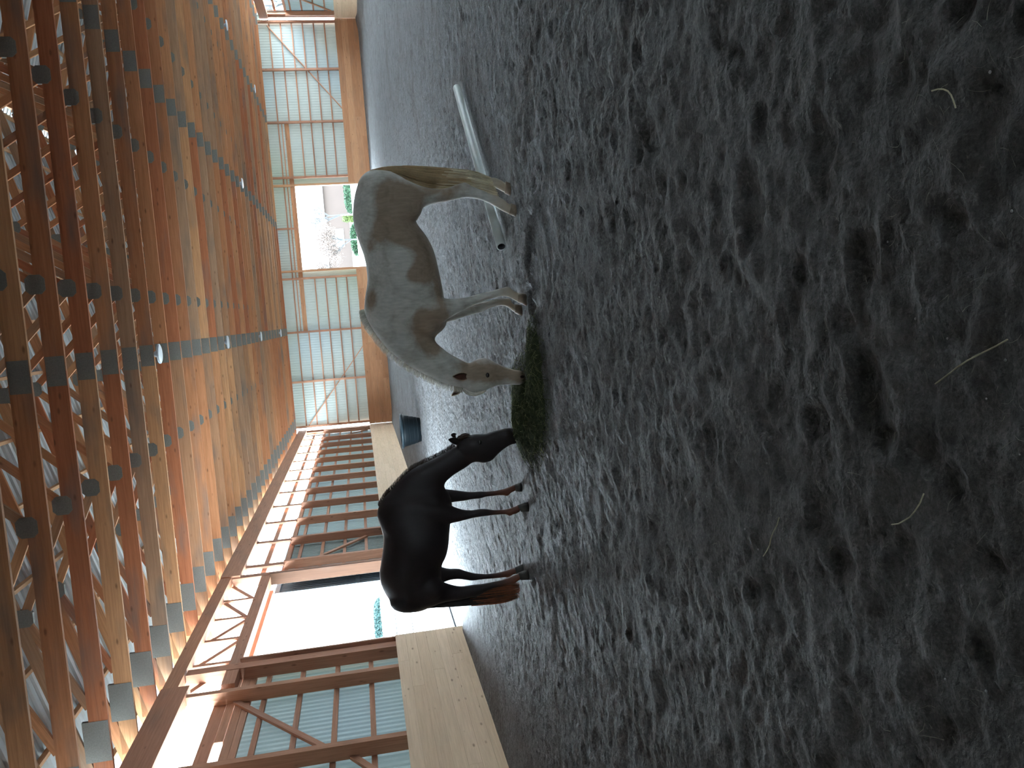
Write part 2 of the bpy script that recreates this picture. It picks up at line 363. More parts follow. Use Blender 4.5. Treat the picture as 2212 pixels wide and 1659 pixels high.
    if door:
        jm = beam('door_jamb', (ox(.17), DOOR_Y1+.03, 0), (ox(.17), DOOR_Y1+.03, 4.42), .06, .30, M_JAMB, W, up=(1, 0, 0))
        beam('door_jamb', (ox(.17), DOOR_Y0-.03, 0), (ox(.17), DOOR_Y0-.03, 4.42), .06, .30, M_FRAME, W, up=(1, 0, 0))
    return W
W_L = side_wall('wall_left', -1, XL, True)
W_R = side_wall('wall_right', 1, XR, False)
# sliding door leaf parked outside beyond the far jamb, and the door sill
def slab(name, x0, x1, y0, y1, z0, z1, m, parent=None):
    return beam(name, (x0, (y0+y1)/2, (z0+z1)/2), (x1, (y0+y1)/2, (z0+z1)/2), y1-y0, z1-z0, m, parent)
M_METAL = simple('grey_painted_metal', (.16, .20, .24), .45, .3, .08, 4)
D1 = empty('door_1', (XL-.62, 24.3, 0)); D1['kind'] = 'structure'
sheet(D1, (XL-.66, DOOR_Y1+.05), (XL-.66, 26.9), .05, 4.4, M_METAL, 'leaf_sheet')
for z in (.15, 2.2, 4.3): beam('leaf_rail', (XL-.62, DOOR_Y1, z), (XL-.62, 26.9, z), .05, .12, M_METAL, D1)
for y in (DOOR_Y1, 26.9): beam('leaf_stile', (XL-.63, y, .05), (XL-.63, y, 4.4), .05, .16, M_METAL, D1, up=(1, 0, 0))

# back wall
W_B = empty('wall_back', (CX, YB, 0)); W_B['kind'] = 'structure'
inn = (0, -1, 0)
planks(W_B, (XL, YB), (GATE_X0-.05, YB), M_KICKB, inward=inn, n=4, z1=1.42); planks(W_B, (GATE_X1+.05, YB), (XR, YB), M_KICKB, inward=inn, n=4, z1=1.42)
BP = [-6.25, -3.5, -.5, 2.7, 8.65, 11.85, 14.87, 17.6]
for x in BP: beam('post', (x, YB+.16, 0), (x, YB+.16, roof_z(x)-.2), .12, .2, M_FRAME, W_B, up=(0, 1, 0))
for x in (GATE_X0-.06, GATE_X1+.06): beam('gate_jamb', (x, YB+.1, 0), (x, YB+.1, 5.9), .12, .26, M_KICKB, W_B, up=(0, 1, 0))
beam('post', (5.67, YB+.16, 4.7), (5.67, YB+.16, roof_z(5.67)-.2), .10, .2, M_FRAME, W_B, up=(0, 1, 0))
GZ = [2.03, 2.66, 3.30, 3.92, 4.55, 5.2]
xs_ = [XL]+BP+[XR]
for a, b_ in zip(BP[:-1], BP[1:]):
    gate = a < 5 < b_
    for z in GZ:
        if gate and z < 4.6: continue
        if z == 4.55 and (a in (-.5, 8.65)): continue
        beam('girt', (a, YB+.30, z), (b_-.002, YB+.30, z), .06, .075, M_FRAME, W_B)
    if a in (-.5, 2.7, 8.65): 
        beam('wide_board', (a, YB+.24, 4.72), (b_-.002, YB+.24, 4.72), .05, .26, M_KICKB, W_B)
        beam('girt', (a, YB+.30, 5.0), (b_-.002, YB+.30, 5.0), .06, .06, M_FRAME, W_B)
    if gate:
        sheet(W_B, (GATE_X0, YB+.36), (a, YB+.36), 0, 6.3, M_SHEET_BACK, d_=.011); sheet(W_B, (b_, YB+.36), (GATE_X1, YB+.36), 0, 6.3, M_SHEET_BACK, d_=.011)
        sheet(W_B, (GATE_X1, YB+.36), (GATE_X0, YB+.36), GATE_Z, 6.3, M_SHEET_BACK, d_=.011)
    else: sheet(W_B, (b_, YB+.36), (a, YB+.36), 0, 6.3, M_SHEET_BACK, d_=.011)
beam('gate_header', (GATE_X0, YB+.05, GATE_Z+.06), (GATE_X1, YB+.05, GATE_Z+.06), .14, .14, M_KICKB, W_B)
beam('brace', (-6.2, YB+.22, 5.05), (-1.6, YB+.22, 1.4), .05, .12, M_FRAME, W_B, up=(0, 1, 0)); beam('brace', (17.4, YB+.22, 5.3), (12.6, YB+.22, 1.4), .05, .12, M_FRAME, W_B, up=(0, 1, 0))
# gable above
v = [(XL-.4, YB+.33, 6.2), (XR+.4, YB+.33, 6.2), (XR+.4, YB+.33, roof_z(XR)), (CX, YB+.33, roof_z(CX)+.1), (XL-.4, YB+.33, roof_z(XL))]
g = link('gable_panel', mesh('gable', v, [(0, 1, 2, 3, 4)], M_SHEET_BACK)); g.parent = W_B; g.matrix_parent_inverse = Matrix.Translation(W_B.location).inverted()

# wall behind the camera, with a gateway added to light the horses
W_F = empty('wall_front', (CX, YF, 0)); W_F['kind'] = 'structure'
EX0, EX1, EZ = 6.0, 9.4, 2.1
def board(x0, x1, z0, z1): beam('boarding', (x0, YF-.1, (z0+z1)/2), (x1, YF-.1, (z0+z1)/2), .1, z1-z0, M_BLACKWALL, W_F)
board(XL-.4, EX0, 0, EZ); board(EX1, XR+.4, 0, EZ); board(XL-.4, XR+.4, EZ, 6.2)
for x in (EX0-.06, EX1+.06): beam('gate_jamb', (x, YF+.02, 0), (x, YF+.02, EZ), .12, .16, M_FRAME, W_F, up=(0, 1, 0))  # jambs of the added gateway
v = [(XL-.4, YF-.1, 6.2), (XR+.4, YF-.1, 6.2), (CX, YF-.1, roof_z(CX)+.2)]
g = link('gable_panel', mesh('gable_front', v, [(0, 1, 2)], M_BLACKWALL)); g.parent = W_F; g.matrix_parent_inverse = Matrix.Translation(W_F.location).inverted()

# ------------------------------------------------------------------ roof
CEIL = empty('ceiling', (CX, (YB+YF)/2, 6)); CEIL['kind'] = 'structure'
SL = math.atan(PITCHR)
for s in (-1, 1):
    half = 13.3
    for i in range(14):                                   # roof sheets, ribs run down the slope
        y0 = YF-.3+i*(YB+1.1-YF)/14; y1 = YF-.3+(i+1)*(YB+1.1-YF)/14
        key = corrugated(y1-y0, half/math.cos(SL), .2, .035, M_ROOF)
        x = Vector((0, 1, 0)); z = Vector((s*math.cos(SL), 0, -math.sin(SL))); y = z.cross(x)
        p = Vector((CX, y0, roof_z(CX)+.14))
        M = Matrix(((x.x, y.x, z.x, p.x), (x.y, y.y, z.y, p.y), (x.z, y.z, z.z, p.z), (0, 0, 0, 1)))
        link('roof_sheet', key, None, CEIL, Matrix.Translation(CEIL.location).inverted() @ M)
    for k in range(13):
        xx = CX+s*(.15+k*1.02)
        for a, b_ in ((YF, 14), (14, 32), (32, YB+.6)):
            beam('purlin', (xx, a, roof_z(xx)+.055), (xx, b_-.01, roof_z(xx)+.055), .06, .08, M_PURLIN, CEIL)

# ------------------------------------------------------------------ trusses
TH = .05; CH = .27
BN = [-5.35, -2.33, .8, 4.0, 7.36, 10.56, 13.69, 16.71]
TN = [-6.9, -3.9, -.85, 2.4, CX, 8.96, 12.2, 15.25, 18.26]
def plate_mesh(w, h, t=.056):
    key = ('plate', w, h)
    if key not in BOXES:
        c = .22*min(w, h) if w < .4 else 0
        if c: pts = [(-w/2+c, -h/2), (w/2-c, -h/2), (w/2, -h/2+c), (w/2, h/2-c), (w/2-c, h/2), (-w/2+c, h/2), (-w/2, h/2-c), (-w/2, -h/2+c)]
        else: pts = [(-w/2, -h/2), (w/2, -h/2), (w/2, h/2), (-w/2, h/2)]
        n = len(pts); v = [(x, -t/2, z) for x, z in pts]+[(x, t/2, z) for x, z in pts]
        f = [tuple(range(n))[::1], tuple(range(2*n-1, n-1, -1))]+[(i, i+n, (i+1) % n+n, (i+1) % n) for i in range(n)]
        BOXES[key] = mesh('connector_plate', v, f, M_PLATE)
    return BOXES[key]
def make_truss():
    T = empty('roof_truss', (CX, 0, ZC))
    zb = ZC+CH/2
    splice = [-6.75, -.42, 5.73, 11.74, 18.1]
    for a, b_ in zip(splice[:-1], splice[1:]): beam('bottom_chord', (a, 0, zb), (b_-.002, 0, zb), TH, CH, M_CHORD, T)
    for s in (-1, 1):
        p = [(CX+s*13.3, roof_z(CX+s*13.3)-.09), (CX+s*6.5, roof_z(CX+s*6.5)-.09), (CX, roof_z(CX)-.09)]
        for (ax, az), (bx, bz) in zip(p[:-1], p[1:]): beam('top_chord', (ax, 0, az), (bx, 0, bz), TH, .18, M_CHORD, T, up=(0, 0, 1))
    for i, bx in enumerate(BN):
        for tx in (TN[i], TN[i+1]):
            zt = roof_z(tx)-.18
            if abs(tx-CX) > 12.4: continue
            beam('web', (bx, 0, ZC+CH-.03), (tx, 0, zt), TH*.95, .12, M_CHORD, T)
    def plate(x, z, w, h, name='connector_plate'):
        link(name, plate_mesh(w, h), None, T, Matrix.Translation((x-CX, 0, z-ZC)))
    for x in splice[1:-1]: plate(x, zb, .34 if x != 5.73 else .34, .258) if False else plate(x, zb, .42, .25)
    for x in BN[1:-1]: plate(x, zb+.13, .27, .26)
    for x in TN[1:-1]: plate(x, roof_z(x)-.17, .26, .28)
    for s in (-1, 1): plate(CX+s*11.55, zb+.05, .62, .36)
    return T
ORD = ['first','second','third','fourth','fifth','sixth','seventh','eighth','ninth','tenth','eleventh','twelfth','thirteenth','fourteenth','fifteenth','sixteenth','seventeenth','eighteenth','nineteenth','twentieth']
T0 = make_truss(); Y0T, DYT = 11.19, 1.271
ks = list(range(-4, 31))
for i, k in enumerate(ks):
    t = T0 if i == 0 else copy_tree(T0)
    t.location.y = Y0T+DYT*k
    n = k+2; m_ = len(ks)-i
    if k < -1: where = '%s one out of view above the camera' % ORD[-2-k]
    elif n <= 17: where = '%s in view from the camera end' % ORD[n-1]
    else: where = '%s from the far gable wall' % ORD[m_-1]
    tag(t, 'timber roof truss with nail plates, %s' % where, 'roof truss', 'timber trusses under the hall roof')

# ------------------------------------------------------------------ lamps on the bottom chords
M_LAMPW = simple('lamp_diffuser', (.85, .88, .92), .25, 0, 0.01, 2, .6); M_LAMPR = simple('lamp_rim', (.35, .38, .42), .4, .4, .02, 4)
def lathe(prof, n=28):
    v = []; f = []
    for r, z in prof:
        for i in range(n): a = 2*math.pi*i/n; v.append((r*math.cos(a), r*math.sin(a), z))
    for j in range(len(prof)-1):
        for i in range(n): f.append((j*n+i, j*n+(i+1) % n, (j+1)*n+(i+1) % n, (j+1)*n+i))
    f.append(tuple(range(n))[::-1]); f.append(tuple(range((len(prof)-1)*n, len(prof)*n)))
    return v, f
def lamp(x, k):
    y = Y0T+DYT*k
    L = empty('ceiling_lamp', (x, y, ZC))
    v, f = lathe([(.185, -.115), (.20, -.108), (.20, -.085), (.08, -.07), (.05, 0)]); h = link('housing', mesh('lamp_housing', v, f, M_LAMPR, False), None, L)
    v, f = lathe([(.10, -.126), (.17, -.122), (.183, -.1155)]); d = link('diffuser', mesh('lamp_diffuser', v, f, M_LAMPW, True), None, L)
    return L
def strip_label(n): return n
LAMPS = [(-.40, 5, 'round hall lamp on the row of grey splice plates, largest and nearest of that row'), (-.40, 12, 'second round hall lamp along the row above the pale horse head'), (-.40, 19, 'third round hall lamp along the row above the pale horse head'), (-.40, 26, 'farthest round hall lamp of the row ending beside the far corner'),
         (5.66, 18, 'single small round lamp under the trusses ahead of the far gateway'), (11.68, 18, 'small round lamp in the right plate row, nearer of the two'), (11.68, 25, 'small round lamp in the right plate row, farther of the two')]
for x, k, lb in LAMPS: tag(lamp(x, k), lb, 'lamp', 'round lamps under the trusses')

WHITE = {"trunk":[[1.398,1.381,1.381,1.164,0.1],[1.332,1.46,1.284,1.018,0.2],[1.205,1.518,1.158,0.939,0.265],[1.055,1.553,1.004,0.943,0.285],[0.903,1.558,0.895,0.965,0.29],[0.744,1.528,0.749,0.874,0.31],[0.611,1.491,0.622,0.821,0.325],[0.46,1.474,0.477,0.792,0.32],[0.342,1.479,0.351,0.775,0.3],[0.198,1.514,0.215,0.758,0.27],[0.066,1.529,0.056,0.748,0.24],[-0.049,1.482,-0.093,0.746,0.2],[-0.125,1.356,-0.171,0.798,0.14]],
 "neck":[[0.154,1.522,-0.153,0.787,0.18],[-0.025,1.502,-0.203,0.846,0.14],[-0.185,1.423,-0.238,0.876,0.115],[-0.325,1.323,-0.29,0.848,0.105],[-0.458,1.182,-0.334,0.801,0.098],[-0.567,1.024,-0.384,0.75,0.09],[-0.652,0.876,-0.43,0.681,0.084],[-0.716,0.725,-0.478,0.606,0.08],[-0.742,0.635,-0.51,0.544,0.078]],
 "head":[[-0.727,0.653,-0.508,0.571,0.075],[-0.773,0.601,-0.493,0.533,0.09],[-0.798,0.524,-0.474,0.485,0.1],[-0.788,0.43,-0.46,0.424,0.1],[-0.766,0.358,-0.48,0.351,0.09],[-0.749,0.287,-0.522,0.284,0.072],[-0.748,0.192,-0.566,0.203,0.058],[-0.754,0.122,-0.6,0.121,0.052],[-0.759,0.061,-0.615,0.056,0.056],[-0.748,0.027,-0.632,0.019,0.05],[-0.718,0.001,-0.657,0.002,0.03]],
 "legs":[{"off":-0.12,"p":[[-0.082,1.136,0.187,1.07,0.11],[-0.089,0.915,0.167,0.895,0.1],[-0.084,0.803,0.155,0.784,0.085],[-0.037,0.71,0.14,0.696,0.068],[0.017,0.593,0.142,0.583,0.052],[0.059,0.49,0.157,0.482,0.044],[0.073,0.425,0.171,0.418,0.045],[0.092,0.369,0.181,0.363,0.038],[0.11,0.313,0.188,0.307,0.032],[0.126,0.207,0.21,0.2,0.031],[0.117,0.143,0.218,0.136,0.038],[0.086,0.085,0.176,0.079,0.033],[0.056,0.036,0.15,0.034,0.04]],
 "hoof":[[0.061,0.05],[0.019,-0.035],[0.136,-0.039],[0.155,0.043]]},{"off":0.12,"p":[[-0.103,0.987,0.093,0.925,0.1],[-0.093,0.756,0.071,0.734,0.08],[-0.069,0.638,0.073,0.627,0.06],[-0.043,0.543,0.067,0.535,0.05],[-0.025,0.444,0.078,0.436,0.043],[-0.014,0.377,0.088,0.37,0.044],[0.01,0.319,0.098,0.313,0.036],[0.029,0.257,0.11,0.251,0.031],[0.039,0.171,0.113,0.165,0.031],[0.019,0.106,0.107,0.104,0.037],[-0.022,0.061,0.062,0.065,0.033],[-0.043,0.025,0.037,0.028,0.038]],
 "hoof":[[-0.042,0.039],[-0.079,-0.03],[0.032,-0.033],[0.046,0.032]]},{"off":-0.13,"p":[[0.917,1.272,1.321,1.196,0.15],[0.931,1.12,1.304,1.089,0.15],[0.959,0.986,1.243,0.963,0.13],[1.015,0.894,1.209,0.879,0.105],[1.044,0.76,1.182,0.749,0.078],[1.061,0.652,1.191,0.642,0.06],[1.078,0.557,1.217,0.556,0.05],[1.084,0.499,1.232,0.483,0.048],[1.079,0.432,1.194,0.415,0.042],[1.06,0.344,1.151,0.319,0.034],[1.026,0.27,1.112,0.241,0.034],[0.988,0.205,1.085,0.166,0.037],[0.954,0.153,1.054,0.118,0.04],[0.925,0.1,1.012,0.071,0.034],[0.906,0.065,1.002,0.04,0.039]],
 "hoof":[[0.911,0.078],[0.884,0.012],[0.996,0.004],[1.016,0.048]]},{"off":0.13,"p":[[1.034,1.21,1.373,1.181,0.14],[1.09,0.981,1.338,0.961,0.12],[1.144,0.795,1.313,0.782,0.09],[1.183,0.655,1.321,0.645,0.068],[1.205,0.548,1.361,0.527,0.05],[1.22,0.478,1.372,0.457,0.047],[1.226,0.399,1.342,0.381,0.04],[1.231,0.306,1.32,0.286,0.034],[1.227,0.227,1.312,0.203,0.034],[1.211,0.163,1.305,0.133,0.038],[1.191,0.118,1.281,0.088,0.036],[1.167,0.078,1.256,0.048,0.034],[1.152,0.046,1.246,0.025,0.038]],
 "hoof":[[1.148,0.056],[1.122,0.001],[1.249,-0.008],[1.265,0.038]]}],
 "eye":[-0.642,0.396,-0.615,0.394,0.1],
 "ears":[[-0.584,0.596,-0.671,0.602,0.02],[-0.619,0.727,-0.628,0.728,0.02],[-0.698,0.613,-0.77,0.628,0.02],[-0.816,0.738,-0.82,0.738,0.02]],
 "nostril":[-0.691,0.042,-0.663,0.04,0.05],
 "mane":[[0.097,1.522,0.097,1.522,0.0],[0.044,1.527,0.044,1.527,0.0],[-0.046,1.504,-0.046,1.504,0.0],[-0.185,1.424,-0.185,1.424,0.0],[-0.325,1.324,-0.325,1.324,0.0],[-0.458,1.182,-0.458,1.182,0.0],[-0.571,1.025,-0.571,1.025,0.0],[-0.657,0.877,-0.657,0.877,0.0],[-0.72,0.724,-0.72,0.724,0.0],[-0.741,0.644,-0.741,0.644,0.0]],
 "tail_b":[[1.401,1.359,1.401,1.359,0.0],[1.428,1.221,1.428,1.221,0.0],[1.43,1.019,1.43,1.019,0.0],[1.415,0.816,1.415,0.816,0.0],[1.392,0.612,1.392,0.612,0.0],[1.365,0.406,1.365,0.406,0.0],[1.33,0.304,1.33,0.304,0.0],[1.291,0.207,1.291,0.207,0.0]],
 "tail_f":[[1.366,1.348,1.366,1.348,0.0],[1.362,1.244,1.362,1.244,0.0],[1.322,1.103,1.322,1.103,0.0],[1.247,0.981,1.247,0.981,0.0],[1.195,0.78,1.195,0.78,0.0],[1.176,0.557,1.176,0.557,0.0],[1.154,0.354,1.154,0.354,0.0],[1.087,0.134,1.087,0.134,0.0]],
 "pat":[[1.146,1.161,0.155,0.173,1.1],[0.908,1.234,0.205,0.155,1.0],[0.945,1.09,0.228,0.137,1.0],[1.072,0.977,0.155,0.1,0.8],[0.719,0.975,0.137,0.155,1.1],[0.536,0.877,0.205,0.137,1.1],[0.408,0.977,0.119,0.1,1.0],[0.352,0.802,0.228,0.046,1.0],[0.728,1.143,0.119,0.1,0.6],[0.782,1.332,0.11,0.082,0.7],[0.379,1.083,0.064,0.064,0.9],[0.194,1.461,0.11,0.059,1.0],[0.677,1.42,0.073,0.046,0.5],[-0.153,0.977,0.155,0.155,1.1],[-0.05,0.834,0.119,0.11,1.0],[-0.293,0.921,0.11,0.091,0.9],[0.007,1.01,0.073,0.073,0.7],[0.175,0.838,0.082,0.064,0.4],[0.424,1.243,0.155,0.119,-1.2],[0.552,1.157,0.1,0.064,-0.7],[0.131,1.179,0.1,0.146,-1.0],[1.094,1.472,0.274,0.064,-0.8],[-0.543,0.481,0.137,0.21,0.85],[-0.624,0.394,0.091,0.228,0.7],[-0.628,0.231,0.091,0.183,0.8],[-0.671,0.059,0.073,0.091,1.1],[1.226,0.485,0.137,0.274,0.6],[1.128,0.763,0.1,0.183,0.6],[1.175,1.325,0.137,0.091,0.35],[1.262,0.82,0.091,0.091,0.6]]}
BROWN = {"trunk":[[-3.126,1.401,-3.153,1.245,0.07],[-3.038,1.483,-3.124,1.118,0.16],[-2.932,1.552,-3.041,1.011,0.235],[-2.809,1.596,-2.893,0.965,0.275],[-2.697,1.603,-2.757,0.949,0.285],[-2.608,1.584,-2.662,0.932,0.29],[-2.476,1.553,-2.571,0.879,0.3],[-2.353,1.533,-2.448,0.845,0.305],[-2.277,1.531,-2.337,0.829,0.29],[-2.164,1.556,-2.228,0.808,0.26],[-2.057,1.576,-2.115,0.779,0.23],[-1.942,1.532,-1.988,0.779,0.2],[-1.865,1.424,-1.882,0.821,0.14]],
 "neck":[[-2.047,1.575,-1.926,0.789,0.18],[-1.914,1.52,-1.855,0.834,0.14],[-1.811,1.415,-1.819,0.841,0.118],[-1.709,1.304,-1.796,0.829,0.108],[-1.616,1.189,-1.764,0.797,0.1],[-1.56,1.062,-1.72,0.733,0.092],[-1.51,0.92,-1.687,0.671,0.086],[-1.466,0.808,-1.658,0.609,0.08],[-1.407,0.704,-1.624,0.551,0.078]],
 "head":[[-1.384,0.687,-1.627,0.566,0.075],[-1.344,0.63,-1.607,0.519,0.09],[-1.316,0.563,-1.606,0.474,0.1],[-1.304,0.482,-1.623,0.39,0.1],[-1.311,0.377,-1.603,0.312,0.092],[-1.292,0.289,-1.545,0.242,0.073],[-1.281,0.198,-1.496,0.172,0.058],[-1.272,0.11,-1.458,0.093,0.052],[-1.282,0.055,-1.451,0.042,0.056],[-1.313,0.022,-1.436,0.015,0.048],[-1.356,-0.001,-1.412,-0.002,0.03]],
 "legs":[{"off":-0.12,"p":[[-1.915,1.105,-2.183,1.102,0.11],[-1.963,0.938,-2.201,0.957,0.1],[-2.001,0.828,-2.21,0.835,0.085],[-2.045,0.748,-2.204,0.76,0.068],[-2.079,0.666,-2.194,0.675,0.052],[-2.095,0.578,-2.179,0.584,0.044],[-2.091,0.498,-2.175,0.494,0.045],[-2.099,0.429,-2.175,0.424,0.038],[-2.119,0.345,-2.174,0.349,0.031],[-2.128,0.245,-2.178,0.248,0.03],[-2.122,0.184,-2.19,0.173,0.036],[-2.113,0.132,-2.189,0.112,0.034],[-2.097,0.075,-2.165,0.06,0.036]],
 "hoof":[[-2.096,0.086],[-2.078,-0.028],[-2.18,-0.031],[-2.172,0.06]]},{"off":0.12,"p":[[-1.85,1.056,-2.048,1.022,0.1],[-1.872,0.883,-2.042,0.896,0.09],[-1.895,0.794,-2.042,0.785,0.075],[-1.914,0.709,-2.042,0.719,0.06],[-1.941,0.604,-2.038,0.612,0.048],[-1.953,0.524,-2.032,0.53,0.043],[-1.956,0.452,-2.035,0.458,0.044],[-1.966,0.381,-2.023,0.385,0.034],[-1.967,0.304,-2.024,0.308,0.031],[-1.963,0.226,-2.025,0.231,0.031],[-1.952,0.158,-2.031,0.153,0.037],[-1.935,0.1,-2.006,0.095,0.033],[-1.924,0.058,-1.993,0.052,0.036]],
 "hoof":[[-1.924,0.063],[-1.909,-0.017],[-2.01,-0.009],[-2.002,0.058]]},{"off":-0.13,"p":[[-2.663,1.36,-3.052,1.344,0.15],[-2.699,1.193,-3.082,1.199,0.15],[-2.75,1.075,-3.074,1.076,0.13],[-2.808,0.981,-3.051,0.985,0.105],[-2.862,0.876,-3.046,0.871,0.078],[-2.896,0.78,-3.046,0.761,0.06],[-2.902,0.69,-3.036,0.681,0.05],[-2.901,0.625,-3.032,0.6,0.048],[-2.905,0.54,-3.002,0.517,0.04],[-2.899,0.449,-2.969,0.424,0.033],[-2.893,0.358,-2.961,0.332,0.033],[-2.881,0.276,-2.952,0.245,0.037],[-2.865,0.219,-2.944,0.189,0.039],[-2.85,0.161,-2.92,0.136,0.034],[-2.84,0.12,-2.909,0.104,0.037]],
 "hoof":[[-2.838,0.135],[-2.811,0.026],[-2.924,0.029],[-2.918,0.115]]},{"off":0.13,"p":[[-2.674,1.297,-2.984,1.297,0.14],[-2.676,1.122,-2.979,1.146,0.13],[-2.713,0.998,-2.939,1.016,0.11],[-2.748,0.925,-2.919,0.928,0.09],[-2.776,0.851,-2.901,0.85,0.07],[-2.786,0.75,-2.905,0.759,0.055],[-2.822,0.68,-2.92,0.688,0.05],[-2.855,0.601,-2.941,0.607,0.046],[-2.875,0.53,-2.942,0.525,0.038],[-2.889,0.448,-2.945,0.442,0.033],[-2.892,0.365,-2.948,0.359,0.033],[-2.887,0.281,-2.951,0.276,0.036],[-2.877,0.213,-2.952,0.202,0.038],[-2.866,0.154,-2.934,0.143,0.033],[-2.858,0.112,-2.929,0.101,0.037]],
 "hoof":[[-2.857,0.122],[-2.832,0.031],[-2.943,0.033],[-2.938,0.112]]}],
 "eye":[-1.398,0.438,-1.368,0.436,0.1],
 "ears":[[-1.316,0.662,-1.405,0.669,0.02],[-1.329,0.763,-1.331,0.763,0.02],[-1.347,0.655,-1.406,0.659,0.02],[-1.305,0.726,-1.307,0.726,0.02]],
 "nostril":[-1.325,0.058,-1.305,0.057,0.05],
 "mane":[[-1.975,1.55,-1.975,1.55,0.0],[-1.878,1.483,-1.878,1.483,0.0],[-1.811,1.415,-1.811,1.415,0.0],[-1.709,1.304,-1.709,1.304,0.0],[-1.616,1.189,-1.616,1.189,0.0],[-1.56,1.062,-1.56,1.062,0.0],[-1.51,0.92,-1.51,0.92,0.0],[-1.466,0.808,-1.466,0.808,0.0],[-1.402,0.699,-1.402,0.699,0.0]],
 "tail_b":[[-3.151,1.22,-3.151,1.22,0.0],[-3.133,1.129,-3.133,1.129,0.0],[-3.145,0.984,-3.145,0.984,0.0],[-3.156,0.849,-3.156,0.849,0.0],[-3.166,0.668,-3.166,0.668,0.0],[-3.176,0.485,-3.176,0.485,0.0],[-3.18,0.3,-3.18,0.3,0.0],[-3.158,0.117,-3.158,0.117,0.0]],
 "tail_f":[[-3.122,1.242,-3.122,1.242,0.0],[-3.058,1.113,-3.058,1.113,0.0],[-2.987,0.952,-2.987,0.952,0.0],[-2.976,0.805,-2.976,0.805,0.0],[-2.979,0.628,-2.979,0.628,0.0],[-2.983,0.45,-2.983,0.45,0.0],[-2.986,0.27,-2.986,0.27,0.0],[-2.998,0.1,-2.998,0.1,0.0]],
 "pat":[]}

# ------------------------------------------------------------------ horses
def coat(name, base, patch, rough=.6, sheen=.3, spots=True, legs=None, sheencol=(1,1,1)):
    m, n, out = mat(name); p = nd(n, 'ShaderNodeBsdfPrincipled'); n.links.new(p.outputs[0], out.inputs[0])
    p.inputs['Roughness'].default_value = rough; p.inputs['Specular IOR Level'].default_value = .3
    p.inputs['Sheen Weight'].default_value = sheen; p.inputs['Sheen Roughness'].default_value = .4; p.inputs['Sheen Tint'].default_value = sheencol+(1,)
    tc = nd(n, 'ShaderNodeTexCoord'); at = nd(n, 'ShaderNodeAttribute', attribute_name='patch'); lg = nd(n, 'ShaderNodeAttribute', attribute_name='lower')
    ns = nd(n, 'ShaderNodeTexNoise', i_Scale=3.2, i_Detail=7.0, i_Roughness=.68, i_Distortion=.5); n.links.new(tc.outputs['Object'], ns.inputs['Vector'])
    mth = nd(n, 'ShaderNodeMath', operation='MULTIPLY_ADD'); n.links.new(ns.outputs['Fac'], mth.inputs[0]); mth.inputs[1].default_value = 2.2
    ad = nd(n, 'ShaderNodeMath', operation='SUBTRACT'); n.links.new(at.outputs['Fac'], ad.inputs[0]); ad.inputs[1].default_value = 1.1
    n.links.new(ad.outputs[0], mth.inputs[2])
    r = ramp(n, [(.15, (0, 0, 0)), (.85, (1, 1, 1))], mth.outputs[0])
    c = mixc(n, r.outputs[0], base, patch)
    hs = nd(n, 'ShaderNodeTexNoise', i_Scale=45.0, i_Detail=4.0); mp = nd(n, 'ShaderNodeMapping'); mp.inputs['Scale'].default_value = (1, 1, .22)
    n.links.new(tc.outputs['Object'], mp.inputs['Vector']); n.links.new(mp.outputs[0], hs.inputs['Vector'])
    hr = ramp(n, [(.3, (.85, .85, .85)), (.7, (1.1, 1.1, 1.1))], hs.outputs['Fac']); c = mixc(n, 1.0, c, hr.outputs[0], 'MULTIPLY')
    n3 = nd(n, 'ShaderNodeTexNoise', i_Scale=5.5, i_Detail=5.0, i_Distortion=.8); mp9 = nd(n, 'ShaderNodeMapping'); mp9.inputs['Location'].default_value = (3, 7, 1); n.links.new(tc.outputs['Object'], mp9.inputs['Vector']); n.links.new(mp9.outputs[0], n3.inputs['Vector'])
    r3 = ramp(n, [(.48, (1, 1, 1)), (.75, (.66, .62, .57))], n3.outputs['Fac']); c = mixc(n, .9, c, r3.outputs[0], 'MULTIPLY')
    if legs: c = mixc(n, lg.outputs['Fac'], c, legs)
    n.links.new(c, p.inputs['Base Color'])
    bm_ = nd(n, 'ShaderNodeBump', i_Strength=.3, i_Distance=.004); n.links.new(hs.outputs['Fac'], bm_.inputs['Height']); n.links.new(bm_.outputs[0], p.inputs['Normal'])
    return m
M_WH = coat('pale_muddy_coat', (.46, .45, .415), (.275, .21, .155), .7, .35, legs=(.38, .31, .235))
M_BR = coat('dark_bay_coat', (.017, .011, .012), (.017, .011, .012), .52, .08, legs=(.115, .040, .022), sheencol=(.6, .35, .25))
def cr_spline(P, k=4):
    P = np.array(P, float); Q = np.vstack([2*P[0]-P[1], P, 2*P[-1]-P[-2]]); out = []
    for i in range(1, len(Q)-2):
        for t in np.arange(k)/k:
            a, b, c, d = Q[i-1], Q[i], Q[i+1], Q[i+2]
            out.append(.5*((2*b)+(-a+c)*t+(2*a-5*b+4*c-d)*t*t+(-a+3*b-3*c+d)*t**3))
    out.append(P[-1]); return np.array(out)
